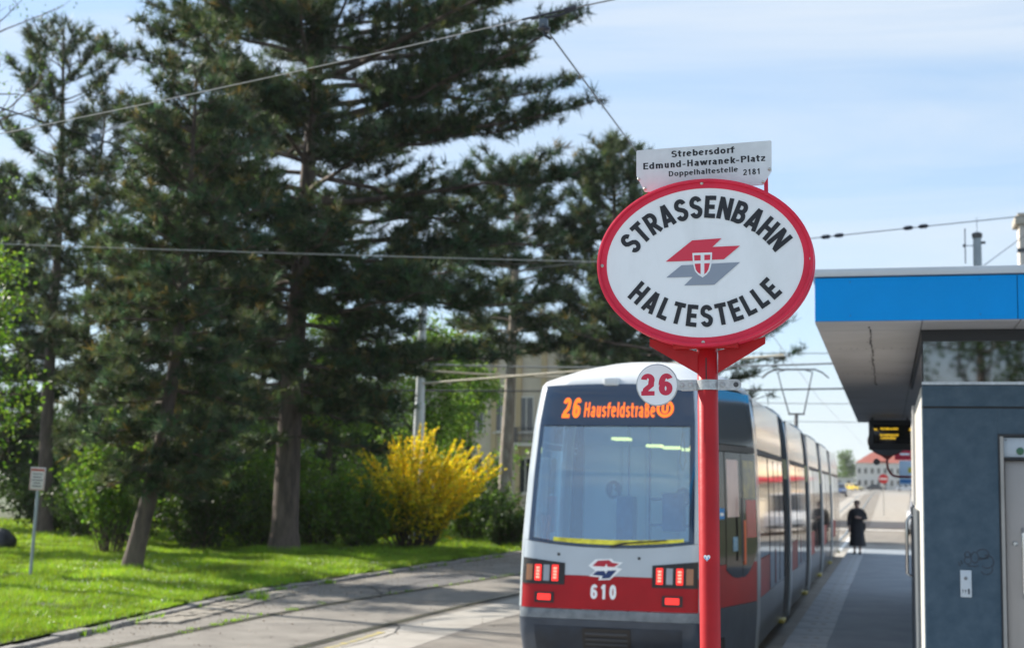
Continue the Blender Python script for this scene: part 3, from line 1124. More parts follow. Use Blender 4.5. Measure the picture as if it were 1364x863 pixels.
# lamp clusters
LAMP_OFF = mat('lamp_clear', (.30, .32, .35), rough=.15, coat=1)
LAMP_AMB = mat('lamp_amber', (.32, .12, .03), rough=.2, coat=1)
LAMP_RED = mat('lamp_red_lit', (.5, .01, .01), rough=.2, emit=(1.0, .03, .02), estr=.75)
LAMP_CORE = mat('lamp_red_core', (.6, .1, .1), rough=.3, emit=(1.0, .20, .14), estr=1.7)
for s in (-1, 1):
    a, c = sorted((s * .945, s * .475))
    zl, zh = 1.015, 1.26
    if s < 0:
        zz = lambda f: 1.24 - (f + .475) * .10
    else:
        zz = lambda f: 1.24 + (f - .475) * .10
    cl = rear_patch('lamp_cluster', BLACK, a, c, zl, zh, .016, 16, 4, zhi=zz, th=.03)
    for k, (fa, m) in enumerate(((.865, LAMP_AMB), (.77, LAMP_RED), (.675, LAMP_OFF), (.58, LAMP_RED))) if s < 0 else enumerate(((.865, LAMP_AMB), (.765, LAMP_RED), (.66, LAMP_OFF), (.555, LAMP_RED))):
        f0, f1 = sorted((s * (fa - .034), s * (fa + .034)))
        l_ = rear_patch('lamp', m, f0, f1, 1.05, 1.215, .026, 6, 8, cl, th=.02, smooth=50)
        if m is LAMP_RED:
            for q in range(4):
                z = 1.075 + q * .032
                rear_patch('lamp_led', LAMP_CORE, f0 + .016, f1 - .016, z, z + .018, .028, 3, 2, l_, th=.004)
    a, c = sorted((s * .80, s * .585))
    fr_ = rear_patch('fog_lamp', BLACK, a, c, .825, .935, .018, 8, 3, th=.02)
    a, c = sorted((s * .765, s * .62))
    rear_patch('fog_lamp_lens', LAMP_RED, a, c, .85, .915, .024, 6, 2, fr_, th=.01)
# emblem and number on the apron / band
EMB = lambda q: [(x * .86 + SH * 0 - .03, 1.185 + (z - 1.105) * .86) for x, z in q]
b_w = EMB([(-.215, 1.145), (-.13, 1.225), (.075, 1.238), (.10, 1.205), (.215, 1.195), (.135, 1.135), (.205, 1.118), (.06, .985), (-.085, .975), (-.07, 1.01), (-.205, 1.02), (-.125, 1.085)])
on_rear(b_w, [tuple(range(len(b_w)))], 'emblem', WHITE_SIGN, .0105, apron)
for pts, m in (([(-.165, 1.142), (-.10, 1.208), (.04, 1.220), (.085, 1.188), (.165, 1.181), (.11, 1.138), (.025, 1.138), (.008, 1.175), (-.012, 1.138)], mat('emblem_red', (.45, .012, .03), rough=.4)),
               ([(-.165, 1.035), (-.105, 1.083), (-.012, 1.088), (.008, 1.052), (.025, 1.092), (.14, 1.100), (.055, 1.002), (-.045, .993), (-.03, 1.028)], mat('emblem_blue', (.01, .03, .13), rough=.4))):
    on_rear(EMB(pts), [tuple(range(len(pts)))], 'emblem_print', m, .0118, apron)
st_, ln = stroke_text('610', .19, .14)
b = MB()
for v2, f2, ly in st_:
    b.add([RP(((x - ln / 2) * .285 / ln - .045) / (hw(.95) * KR), .955 + (y_ - .5) * .150, .0105 + .0003 * ly) for x, y_ in v2], f2)
b.build('number', WHITE_SIGN, tram, smooth=0)
# coupler hatch on the bumper
ht = rear_patch('coupler_hatch', BLACK, -.27, .25, .33, .58, .03, 10, 4, th=.03)
for i in range(4):
    rear_patch('hatch_rib', mat('hatch_rib', (.035, .042, .055), rough=.5), -.24, .22, .365 + i * .05, .39 + i * .05, .038, 8, 2, ht, th=.01)
b = MB()
for fx, z in ((-.55, 1.33), (.33, 1.31)):
    p = RP(fx, z, .006)
    b.lathe([(.016, 0), (.016, .008)], 10, Matrix.Translation(p) @ Matrix.Rotation(R(90), 4, 'X'))
b.build('sensor', BLACK, tram)
# white roof cap over the windscreen
ROOFTOP = [(0, 3.15), (.03, 3.21), (.12, 3.29), (.3, 3.40), (.6, 3.49), (1, 3.52)]
A, B = [], []
for j in range(13):
    v = j / 12
    ra, rb = [], []
    for fx in dense(-.999, .999, 36):
        p0 = RP(fx, 3.178 - .03 * fx * fx, .012)
        crown = (1 - abs(fx) ** 2.6)
        y_ = p0.y + (2.5 - p0.y) * v
        rise = float(np.interp(v, [r[0] for r in ROOFTOP], [r[1] - 3.15 for r in ROOFTOP]))
        z = p0.z + rise * (crown + .60 * (1 - crown) * max(0, 1 - 1.15 * v))
        x = (p0.x - SH) * float(np.interp(y_, [0, .9, 2.1], [1, 1.02, 1.0 / KR])) + float(np.interp(y_, [0, .6, 2.1], [SH, SH, 0]))
        ra.append((x, y_, z))
        rb.append((x * .985, y_, z - .03))
    A.append(ra)
    B.append(rb)
MB().slab(A, B).build('roof_cap', T_WHITE, tram, 60)
b = MB()
p = RP(-.12, 3.15, .0)
b.box(SH - .17, SH + .0, p.y - .02, p.y + .25, 3.16, 3.25, bev=.02)
b.build('camera_housing', T_WHITE, tram)


def side_pt(s, y, z, off):
    tp = float(np.interp(y, [0, .6, 2.1], [KR, .835, 1.0]))
    return Vector((s * (hw(z) * tp + off) + float(np.interp(y, [0, .6, 2.1], [SH, SH, 0])), y, z))


def side_patch(name, m, s, y0_, y1_, z0, z1, off=.006, ny=6, nz=8, parent=None, th=.025, ylo=None, smooth=40, zlo=None):
    A, B = [], []
    for j in range(nz + 1):
        ra, rb = [], []
        for i in range(ny + 1):
            zz0 = zlo(i / ny) if zlo else z0
            z = zz0 + (z1 - zz0) * j / nz
            ya = ylo(z) if ylo else y0_
            y_ = ya + (y1_ - ya) * i / ny
            ra.append(side_pt(s, y_, z, off))
            rb.append(side_pt(s, y_, z, off - th))
        A.append(ra)
        B.append(rb)
    return MB().slab(A, B).build(name, m, parent or tram, smooth)


cab_start = lambda z: float(np.interp(z, Y0Z, Y0V)) + DP_ + .012
COLS = [2.35 + 5.85 * k for k in range(5)]
END = 31.2
ORANGE = mat('door_edge_orange', (.75, .12, .01), rough=.4)
for s in (1, -1):
    # cab side
    side_patch('skirt', T_DARK, s, 0, 2.13, .20, .76, .008, 8, 4, ylo=cab_start)
    side_patch('red_panel', T_RED, s, 0, 2.13, .765, 1.22, .008, 8, 4, ylo=cab_start)
    CG = SIDEGL if s > 0 else glass_mat('cab_side_glass', (.80, .86, .88), .03, .02)
    side_patch('cab_window', CG, s, 0, 1.06, 1.225, 2.46, .008, 6, 10, ylo=cab_start)
    d1 = side_patch('door', CG, s, 1.075, 1.60, 1.10, 2.46, .014, 6, 12, zlo=lambda t: 1.06 + .18 * abs(t - .75) ** 2)
    d2 = side_patch('door', CG, s, 1.615, 2.12, 1.10, 2.46, .014, 6, 12, zlo=lambda t: 1.06 + .30 * t ** 2)
    side_patch('door_edge', ORANGE, s, 1.645, 1.70, 1.20, 1.70, .022, 2, 4, d2)
    side_patch('tinted_panel', mat('panel_pink', (.62, .46, .43), rough=.25, var=.06, vscale=4), s, 1.12, 1.50, 1.74, 2.38, .016, 3, 4, d1, th=.003)  # thin pink, ochre and red panels laid on the door panes
    side_patch('tinted_panel', mat('panel_ochre', (.30, .23, .07), rough=.2, color2=(.16, .14, .09), vscale=5), s, 1.66, 2.06, 1.95, 2.38, .016, 3, 4, d2, th=.003)
    side_patch('tinted_panel', mat('panel_red', (.42, .012, .03), rough=.2), s, 1.74, 2.08, 1.50, 1.93, .016, 3, 3, d2, th=.003)
    b = MB()
    b.tube([side_pt(s, 1.50, 1.25, .05), side_pt(s, 1.50, 1.95, .05)], .012, 8)
    b.build('door_handle', mat('handle_dark', (.08, .09, .10), rough=.3), d1)
    side_patch('sticker', mat('sticker_white_blue', (.40, .55, .66), rough=.5, color2=(.06, .25, .45), vscale=30), s, 1.28, 1.42, 1.36, 1.52, .02, 2, 2, d1, th=.004)
    side_patch('upper_trim', DARK_STEEL, s, 0, 2.13, 2.47, 2.54, .014, 6, 2, ylo=lambda z: cab_start(z) + .02)
    side_patch('upper_glass', UPPERGL, s, 0, 2.13, 2.55, 3.16, .008, 6, 6, ylo=lambda z: cab_start(z) + .03)
    stc = side_patch('sticker', mat('sticker_blue2', (.02, .22, .55), rough=.5), s, .86, 1.03, 1.72, 1.84, .0125, 2, 2, th=.004)
    side_patch('sticker_print', WHITE_SIGN, s, .89, 1.0, 1.755, 1.79, .014, 2, 1, stc, th=.001)
    # portals and the modules between them
    for k, yc in enumerate(COLS):
        # portal column with the rounded shoulder
        A, B = [], []
        zs = [.10, .5, 1.0, 1.6, 2.2, 2.6, 2.9, 3.1, 3.24, 3.33, 3.38]
        dxs = [.014, .016, .016, .016, .014, .010, .004, -.008, -.045, -.13, -.28]
        for z, dx in zip(zs, dxs):
            ra, rb = [], []
            for y_, o_ in ((yc - .20, -.02), (yc - .185, 0), (yc + .185, 0), (yc + .20, -.02)):
                p = side_pt(s, y_, z, dx + o_)
                ra.append(p)
                rb.append(p - Vector((s * .06, 0, .02)))
            A.append(ra)
            B.append(rb)
        MB().slab(A, B).build('portal_column', PORTAL, tram, 45)
        y1_ = yc + .205
        if k < 4:
            y2_ = COLS[k + 1] - .205
        else:
            y2_ = END
        yb = y2_ - 1.35 if k < 4 else y2_
        if k < 4:
            bel = side_patch('bellows', BELLOWS, s, yb + .004, y2_, .22, 3.16, -.012, 10, 12)
            side_patch('bellows_rib', mat('bellows_rib', (.03, .03, .03), rough=.7), s, yb + .38, yb + .46, .25, 3.15, -.004, 1, 10, bel)
            side_patch('bellows_band', mat('bellows_band', (.30, .31, .12), rough=.5), s, yb + .03, y2_ - .02, 2.22, 2.52, -.006, 6, 2, bel)
        ym = y1_ + (yb - y1_) * .36
        side_patch('skirt', T_SKIRT, s, y1_, yb, .20, .765, .006, 8, 4)
        side_patch('red_panel', T_RED, s, y1_, ym, .77, 1.22, .008, 4, 3)
        side_patch('side_window', SIDEGL, s, y1_ + .02, ym, 1.23, 2.46, .006, 4, 10)
        n_leaf = 3
        for q in range(n_leaf):
            ya = ym + .012 + (yb - ym - .012) * q / n_leaf
            yz = ym + (yb - ym - .012) * (q + 1) / n_leaf
            d = side_patch('door', SIDEGL, s, ya, yz - .012, .775, 2.46, .012, 4, 12)
            side_patch('door_seal', BLACK, s, yz - .030, yz - .012, .80, 2.44, .016, 1, 4, d)
            if q == 1:
                side_patch('door_edge', T_RED, s, ya + .02, ya + .09, .80, 1.25, .015, 1, 2, d)
        side_patch('upper_trim', DARK_STEEL, s, y1_, yb, 2.47, 2.53, .012, 6, 2)
        side_patch('upper_glass', UPPERGL, s, y1_, yb, 2.54, 3.16, .006, 8, 6)
        b = MB()
        b.box(s * 1.19 - .03, s * 1.19 + .05, yb - .55, yb - .15, .16, .215, bev=.01)
        b.build('step_light', mat('step_yellow', (.55, .45, .08), rough=.5), tram)
# inner core (keeps daylight out of the cab sides), roof, underframe, bogies
b = MB()
core = [(-1.05, .25), (1.05, .25), (1.09, .7), (1.09, 2.2), (.98, 3.05), (.8, 3.22), (-.8, 3.22), (-.98, 3.05), (-1.09, 2.2), (-1.09, .7)]
b.prism(core, 2.56, END - .05)
b.build('saloon_core', mat('saloon_dark', (.02, .02, .022), rough=.8), tram, smooth=0)
b = MB()
b.box(-.95, .95, .35, END - .4, .14, .44)
b.build('underframe', RUBBER, tram, smooth=0)
b = MB()
for k, yc in enumerate(COLS):
    y1_, y2_ = yc + .21, (COLS[k + 1] - 1.56 if k < 4 else END)
    b.prism([(-1.0, 3.17), (1.0, 3.17), (.92, 3.26), (.7, 3.32), (-.7, 3.32), (-.92, 3.26)], y1_, y2_)
    if k > 0:
        b.box(-.7, .7, y1_ + .5, y1_ + 3.2, 3.321, 3.46, bev=.03)
b.build('roof', mat('roof_grey', (.42, .43, .44), rough=.6, var=.1, vscale=2), tram)
b = MB()
for k, yc in enumerate(COLS):
    b.prism([(-1.0, 3.2), (1.0, 3.2), (.85, 3.37), (.7, 3.395), (-.7, 3.395), (-.85, 3.37)], yc - .2, yc + .2)
b.build('portal_top', PORTAL, tram)
wheel_me = None
for yc in COLS:
    for s in (1, -1):
        M = Matrix.Translation((s * .72, yc, .33)) @ Matrix.Rotation(R(90), 4, 'Y')
        if wheel_me is None:
            wheel_me = MB().lathe([(.33, -.06), (.33, .05), (.30, .06), (.22, .03), (.10, .05), (.08, .06)], 28, Matrix.Rotation(R(90), 4, 'Y')).mesh('wheel', DARK_STEEL)
        link_mesh('wheel', wheel_me, tram, (s * .72, yc, .33), (0, 0, 0 if s > 0 else math.pi))
# front end (far end): plain rounded nose
A, B = [], []
for j in range(9):
    z = .25 + j * .36
    ra, rb = [], []
    for fx in dense(-1, 1, 20):
        y_ = END + .55 - float(np.interp(z, Y0Z, Y0V)) * .8 - .5 * (1 - (1 - abs(fx) ** 3) ** (1 / 3))
        ra.append((fx * hw(z) * .98, max(y_, END - .04), z))
        rb.append((fx * hw(z) * .94, max(y_ - .04, END - .06), z))
    A.append(ra)
    B.append(rb)
MB().slab(A, B).build('front_nose', SILVER, tram, 60)
# pantograph
pt = MB()
PYc = 29.3
pt.box(-.25, .25, PYc - .5, PYc + .5, 3.33, 3.50, bev=.02)
pt.tube([(-.0, PYc - .2, 3.48), (-.0, PYc + .35, 4.35)], [.07, .055], 8)
pt.tube([(-.0, PYc - .35, 3.48), (-.0, PYc + .30, 4.30)], [.025, .025], 6)
for s in (-1, 1):
    pt.tube([(s * .22, PYc + .36, 4.38), (s * .40, PYc - .1, 5.1), (s * .52, PYc - .25, 5.62)], [.022, .019, .017], 6)
    pt.tube([(s * .52, PYc - .25, 5.62), (s * .30, PYc - .25, 5.68)], .015, 6)
pt.tube([(-.25, PYc + .36, 4.38), (.25, PYc + .36, 4.38)], .028, 6)
for dy in (-.14, .14):
    pt.tube([(-1.0, PYc - .25 + dy, 5.44), (-.82, PYc - .25 + dy, 5.60), (-.6, PYc - .25 + dy, 5.70), (.6, PYc - .25 + dy, 5.70), (.82, PYc - .25 + dy, 5.60), (1.0, PYc - .25 + dy, 5.44)], .016, 6)
pt.tube([(-.40, PYc - .1, 5.1), (.40, PYc - .1, 5.1)], .011, 6)
pt.build('pantograph', DARK_STEEL, tram)

# ================================================================== SHELTER KIOSK
HX, HY = .275, 11.9
kiosk = thing('shelter_kiosk', 'dark grey platform kiosk with blue canopy fascia and metal door', 'shelter', (HX, HY, 0))
BLUE_F = mat('blue_fascia', (.0, .27, .70), rough=.6, spec=.15, var=.05, vscale=1.2)
TRIM = mat('silver_trim', (.52, .55, .58), rough=.4, metal=.3, var=.05, vscale=2)
SOFFIT = mat('soffit_panel', (.42, .40, .40), rough=.55, metal=.2, color2=(.34, .32, .315), vscale=1.1, detail=4)
PLASTER = mat('kiosk_plaster', (.034, .068, .100), rough=.85, color2=(.088, .130, .170), vscale=8, bump=.6, bscale=110, thr=(.2, .85), detail=8)
PLASTER_S = mat('kiosk_side_panel', (.50, .49, .46), rough=.6, var=.06, vscale=1.5)
DARKFR = mat('dark_frame', (.018, .02, .024), rough=.5)
STAINLESS = mat('stainless_door', (.30, .28, .26), rough=.42, metal=.7, color2=(.38, .35, .33), vscale=2.0, stretch=(1, 1, .15))
FRAME = mat('door_frame_metal', (.34, .325, .31), rough=.4, metal=.6, var=.1, vscale=4)


def kb(name, m, x0, x1, y0_, y1_, z0, z1, bev=0.0, parent=None, mb=None):
    mb = mb or MB()
    mb.box(x0 - HX, x1 - HX, y0_ - HY, y1_ - HY, z0, z1, bev)
    return mb.build(name, m, parent or kiosk) if name else mb


X1 = 8.0
# front wall in two bands with a reveal between, door opening left free
kb('front_wall', PLASTER, HX, .845, 11.9, 12.1, 0, 2.572)
kb('front_wall', PLASTER, 2.06, X1, 11.9, 12.1, 0, 2.572)
kb('front_wall', PLASTER, .846, 2.059, 11.9, 12.1, 2.372, 2.572)
kb('wall_band', PLASTER, HX, X1, 11.896, 12.1, 2.59, 2.758)
kb('wall_joint', DARKFR, HX + .004, X1, 11.915, 12.09, 2.571, 2.591)
sw = kb('side_wall', PLASTER_S, HX - .004, .42, 12.102, 17.6, 0, 2.76)
kb('back_wall', PLASTER, HX, X1, 17.602, 17.8, 0, 2.76)
kb('side_wall', PLASTER, X1 - .15, X1, 12.102, 17.6, 0, 2.76)
# darker door leaf with steel handle on the track side
sdoor = kb('side_door', mat('side_door_paint', (.10, .115, .13), rough=.5, var=.1, vscale=3), HX - .03, HX - .006, 13.3, 16.9, 0.01, 1.74)
b = MB()
b.tube([(HX - .03 - HX, 15.6 - HY, 1.02), (HX - .09 - HX, 15.6 - HY, 1.06), (HX - .09 - HX, 15.6 - HY, 1.60), (HX - .05 - HX, 15.6 - HY, 1.66), (HX - .03 - HX, 15.6 - HY, 1.66)], .017, 8)
b.build('handle', mat('chrome', (.6, .6, .6), rough=.2, metal=1), sdoor)
b = MB()
b.tube([(-.03, 14.4 - HY, 1.78), (-.03, 14.4 - HY, 2.74)], .014, 8)
b.build('conduit', mat('conduit_grey', (.4, .4, .4), rough=.5), kiosk)
# clerestory glass band
GLZ = glass_mat('clerestory_glass', (.26, .32, .36), .20, .03)
kb('clerestory_glass', GLZ, HX + .012, X1, 11.94, 11.948, 2.785, 3.115)
kb('window_sill', mat('sill_white', (.62, .66, .70), rough=.4, color2=(.42, .45, .48), vscale=14, stretch=(1, .1, .1)), HX - .002, X1, 11.88, 11.99, 2.762, 2.784)
kb('window_head', DARKFR, HX, X1, 11.92, 12.0, 3.116, 3.205)
kb('clerestory_glass', GLZ, HX + .012, HX + .02, 11.99, 17.58, 2.785, 3.115)
kb('window_head', DARKFR, HX, HX + .09, 12.002, 17.58, 3.116, 3.205)
kb('corner_post', DARKFR, HX - .0, HX + .011, 11.93, 11.96, 2.785, 3.115)
for x in (1.02, 2.4, 3.8, 5.2):
    kb('mullion', DARKFR, x, x + .022, 11.955, 12.0, 2.785, 3.115)
kb('roof_column', mat('column_pale', (.52, .50, .42), rough=.6), .64, .70, 12.5, 12.56, 2.76, 3.2)
kb('roof_column', mat('column_dark', (.12, .125, .13), rough=.6), .71, .86, 12.7, 12.9, 2.76, 3.06)
kb('ceiling_unit', mat('unit_grey', (.16, .165, .17), rough=.6), .42, .6, 13.0, 13.4, 2.76, 2.97)
# canopy
cx0, cy0, cy1, cz = -.54, 11.3, 27.9, 3.217
kb('canopy_deck', mat('deck_grey', (.05, .05, .05), rough=.7), cx0 + .05, X1, cy0 + .05, cy1 - .05, 3.222, 3.56)
# fascia panels along the front and both long sides
xj = [cx0, .965, 2.47, 3.975, 5.48, 6.985, X1]
for a, c in zip(xj[:-1], xj[1:]):
    fp_ = kb('fascia_panel', BLUE_F, a + .003, c - .003, cy0, cy0 + .03, cz, 3.555)
    rvm = MB()
    for q in (.18, .82):
        for zz in (cz + .04, 3.52):
            rvm.lathe([(.006, 0), (.005, .003)], 8, Matrix.Translation((a + (c - a) * q - HX, cy0 - HY, zz)) @ Matrix.Rotation(R(90), 4, 'X'))
    rvm.build('rivet', mat('rivet_blue', (.0, .09, .32), rough=.4), fp_)
yj = [cy0 + .033 + i * 1.48 for i in range(11)] + [cy1]
for a, c in zip(yj[:-1], yj[1:]):
    kb('fascia_panel', BLUE_F, cx0, cx0 + .03, a + .003, c - .003, cz, 3.555)
kb('fascia_panel', BLUE_F, cx0, X1, cy1 + .003, cy1 + .03, cz, 3.555)
kb('roof_trim', TRIM, cx0 - .025, X1 + .02, cy0 - .025, cy0 + .12, 3.565, 3.625, .006)
kb('roof_trim', TRIM, cx0 - .025, cx0 + .10, cy0 + .122, cy1 + .03, 3.565, 3.624, .006)
# soffit panels, each with its own joint
ys_j = [cy0 - .002, 11.88] + [11.88 + 1.48 * i for i in range(1, 11)] + [cy1]
for a, c in zip(ys_j[:-1], ys_j[1:]):
    kb('soffit_panel', SOFFIT, cx0 + .002, HX - .01, a + .009, c - .009, 3.203, 3.2145)
    if a > 17.5:
        kb('soffit_panel', SOFFIT, HX - .002, 3.0, a + .009, c - .009, 3.203, 3.2145)
kb('soffit_panel', SOFFIT, HX - .002, .98, cy0 + .004, 11.89, 3.206, 3.2145)
kb('soffit_panel', SOFFIT, .988, X1, cy0 + .004, 11.89, 3.206, 3.2145)
b = MB()
rr = random.Random(3)
yy = 11.6
while yy < 18:
    L_ = rr.uniform(.04, .20)
    w_ = rr.uniform(.004, .010)
    xo = -.13 + rr.uniform(-.008, .008) - HX
    b.box(xo - w_, xo + w_, yy - HY, yy + L_ - HY, 3.199, 3.2035)
    if rr.random() < .25:
        b.box(xo - .03, xo - .02, yy - HY, yy + .02 - HY, 3.1995, 3.2035)
    yy += L_ + rr.uniform(.0, .12)
tag(b.build('drainage_slot', mat('slot_grime', (.05, .045, .045), rough=.9), kiosk, smooth=0), kind='stuff')
for yy in (13.36, 16.3):
    b = MB()
    for k in range(9):
        xo = -.40 + k * .075 + rr.uniform(-.02, .02) - HX
        b.lathe([(.006, 0), (.005, .004)], 8, Matrix.Translation((xo, yy + .03 - HY, 3.2035)) @ Matrix.Rotation(R(180), 4, 'X'))
    b.build('rivet', DARK_STEEL, kiosk)
# metal door with frame, sign panel, handle
door = kb('door', STAINLESS, .895, 2.01, 11.955, 12.0, .01, 2.165, .004)
kb('door_frame', DARKFR, .846, .858, 11.89, 12.0, 0, 2.371)
kb('door_frame', FRAME, .859, .885, 11.885, 12.0, 0, 2.352)
kb('door_frame', FRAME, 2.02, 2.058, 11.885, 12.0, 0, 2.352)
kb('door_frame', DARKFR, .859, 2.058, 11.89, 12.0, 2.353, 2.371)
kb('door_frame', DARKFR, .886, 2.019, 11.90, 12.0, 2.17, 2.186)
sp_ = kb('sign_panel', mat('sign_panel_grey', (.42, .47, .52), rough=.45, var=.06, vscale=3), .888, 2.018, 11.92, 12.0, 2.19, 2.345, .004)
b = MB()
b.lathe([(.030, 0), (.030, .006), (.02, .012)], 20, Matrix.Translation((1.012 - HX, 11.92 - HY, 2.238)) @ Matrix.Rotation(R(90), 4, 'X'))
b.build('indicator_light', mat('indicator_green', (.01, .10, .04), rough=.25, coat=.6), sp_)
bolt_at(sp_, .905 - HX, 11.92 - HY, 2.325, .006, DARK_STEEL)
b = MB()
b.tube([(1.022 - HX, 11.957 - HY, 1.10), (1.022 - HX, 11.90 - HY, 1.13), (1.022 - HX, 11.90 - HY, 1.60), (1.022 - HX, 11.957 - HY, 1.63)], .016, 10)
b.build('handle', mat('handle_polished', (.75, .76, .77), rough=.18, metal=.9), door)
b = MB()
b.lathe([(.022, 0), (.022, .006), (.012, .014), (.012, .02)], 18, Matrix.Translation((.96 - HX, 11.955 - HY, 1.515)) @ Matrix.Rotation(R(90), 4, 'X'))
b.build('lock', mat('lock_metal', (.6, .6, .6), rough=.25, metal=.9), door)
# call panel
cp = kb('call_panel', mat('call_panel_metal', (.52, .56, .60), rough=.4, metal=.3, var=.05, vscale=9), .542, .627, 11.882, 11.905, 1.09, 1.30, .004)
b = MB()
b.lathe([(.014, 0), (.014, .004), (.010, .008)], 18, Matrix.Translation((.583 - HX, 11.882 - HY, 1.237)) @ Matrix.Rotation(R(90), 4, 'X'))
b.build('button', mat('button_grey', (.18, .19, .20), rough=.4), cp)
b = MB()
for x0, z0, w_, h_ in ((.556, 1.125, .006, .026), (.578, 1.12, .004, .022), (.572, 1.138, .016, .008), (.598, 1.115, .014, .042)):
    b.box(x0 - HX, x0 + w_ - HX, 11.8805 - HY, 11.883 - HY, z0, z0 + h_)
b.build('symbol', mat('symbol_dark', (.05, .06, .08), rough=.5), cp, smooth=0)
# faint spray tag
b = MB()
tagz = [arc(.60, 1.42, .020, .022, 0, 360, 14), arc(.602, 1.375, .026, .028, 0, 360, 14), arc(.655, 1.40, .028, .042, 0, 360, 14),
        arc(.715, 1.43, .045, .035, 160, -120, 14) + [(.69, 1.385), (.76, 1.40)], arc(.745, 1.37, .05, .05, 110, -140, 16),
        arc(.74, 1.32, .045, .05, 30, -150, 14), [(.53, 1.36), (.545, 1.33)], [(.55, 1.375), (.56, 1.345)], [(.60, 1.335), (.66, 1.33), (.68, 1.34)]]
for k, st_ in enumerate(tagz):
    v2, f2 = ribbon(st_, .010)
    b.add([(x - HX, -.0012 - .0002 * k, z) for x, z in v2], f2)
b.build('graffiti', mat('spray_paint', (.016, .02, .032), rough=.7, color2=(.05, .07, .095), vscale=30), kiosk, smooth=0)

# departure display hanging from the canopy
dsp = thing('departure_display', 'black departure display with amber lines hanging under the canopy', 'display', (.04, 26.0, 2.6))
b = MB()
b.box(-.36, .40, -.09, .09, .03, .56, bev=.012)
b.build('housing', mat('display_housing', (.035, .038, .042), rough=.5), dsp)
b = MB()
b.box(-.28, .36, -.096, -.088, .14, .47, bev=.003)
scr = b.build('screen', mat('display_screen', (.006, .006, .008), rough=.2), dsp)
AMB = mat('led_amber', (.3, .2, .0), rough=.5, emit=(1.0, .62, .03), estr=.42)
b = MB()
rr = random.Random(11)


def amber(x0, x1, z0, z1):
    x = x0
    while x < x1:
        w_ = rr.uniform(.010, .022)
        hh = (z1 - z0) * rr.uniform(.7, 1.0)
        b.box(x, x + w_, -.0985, -.0955, z0, z0 + hh)
        x += w_ + .007


amber(-.265, -.225, .375, .415)
amber(-.215, -.195, .372, .382)
amber(-.16, .135, .385, .425)
amber(.325, .35, .37, .42)
amber(-.165, .125, .275, .315)
amber(-.155, .10, .222, .262)
b.build('led_line', AMB, scr, smooth=0)
b = MB()
for x in (-.30, .30):
    b.box(x - .02, x + .02, -.02, .02, .555, .612)
b.build('hanger', DARK_STEEL, dsp, smooth=0)

# second oval stop sign, seen from behind, on a curved red bracket
os2 = thing('oval_stop_sign', 'dark back of an oval stop sign on a curved red bracket behind the departure display', 'tram stop sign', (-.01, 27.3, 0))
b = MB()
b.prism([(.34 * math.cos(t), 2.83 + .265 * math.sin(t)) for t in np.linspace(0, 2 * math.pi, 48, endpoint=False)], -.03, .03)
b.build('back_panel', mat('sign_back_grey', (.10, .115, .13), rough=.5, var=.1, vscale=3), os2)
b = MB()
n = 48
rows = [[(a * math.cos(2 * math.pi * k / n), y_, 2.83 + c * math.sin(2 * math.pi * k / n)) for k in range(n + 1)] for a, c, y_ in
        ((.335, .26, -.036), (.352, .277, -.036), (.352, .277, .036), (.335, .26, .036))]
b.grid(rows)
b.build('rim', mat('sign_rim_dark_red', (.14, .008, .012), rough=.5), os2)
b = MB()
b.prism([(-.15, 2.60), (.15, 2.60), (.03, 2.50), (-.03, 2.50)], -.01, .01)
b.tube([(0, 0, 2.58), (0, 0, 2.42), (.012, 0, 2.33), (.05, 0, 2.25), (.11, 0, 2.20), (.18, 0, 2.185), (.55, 0, 2.18)], .022, 8)
b.tube([(.55, 0, 2.18), (.55, 0, 0)], .03, 10)
b.build('bracket', mat('sign_bracket_red', (.30, .012, .02), rough=.45), os2)
b = MB()
b.lathe([(.06, -.006), (.06, .006)], 24, Matrix.Translation((-.19, 0, 2.45)) @ Matrix.Rotation(R(90), 4, 'X'))
b.box(-.14, -.0, -.005, .005, 2.44, 2.46)
b.build('line_disc', mat('disc_back', (.12, .13, .14), rough=.5), os2)

# notice pole with red flag sign and pale blue board
rp_ = thing('notice_pole', 'slim pole with red sign above a pale blue board beside the white kiosk wall', 'sign', (.62, 35.0, 0))
b = MB()
b.tube([(0, 0, 0), (0, 0, 3.1)], .035, 10)
b.build('pole', STEEL, rp_)
b = MB()
b.box(-.46, -.04, -.02, .02, 2.66, 2.94, bev=.01)
rs = b.build('red_sign', mat('sign_red', (.52, .02, .05), rough=.5), rp_)
b = MB()
b.box(-.34, -.12, -.023, -.0205, 2.77, 2.82)
b.build('print', WHITE_SIGN, rs, smooth=0)
b = MB()
b.box(-.36, -.04, -.02, .02, 2.08, 2.645, bev=.008)
bb_ = b.build('board', mat('board_pale_blue', (.45, .58, .70), rough=.5), rp_)
b = MB()
b.box(-.16, -.06, -.024, -.0205, 2.36, 2.48)
b.build('print', mat('board_yellow', (.55, .5, .05), rough=.5), bb_, smooth=0)
b = MB()
b.box(-.34, -.06, -.024, -.0205, 2.12, 2.20)
b.build('print', mat('board_blue', (.05, .2, .45), rough=.5), bb_, smooth=0)

# no-entry sign at the far end
ne = thing('no_entry_sign', 'round red no-entry sign with white bar on a thin pole far along the pavement', 'traffic sign', (-.30, 100, zg(100) + .05))
b = MB()
b.tube([(0, 0, 0), (0, 0, 2.75)], .035, 8)
b.build('pole', STEEL, ne)
b = MB()
M = Matrix.Translation((0, -.04, 2.45)) @ Matrix.Rotation(R(90), 4, 'X')
b.lathe([(.32, -.008), (.32, .004), (.31, .008)], 36, M)
dd = b.build('disc', mat('traffic_red', (.52, .012, .02), rough=.45), ne)
b = MB()
b.box(-.25, .25, -.053, -.0485, 2.40, 2.50)
b.build('bar', WHITE_SIGN, dd, smooth=0)

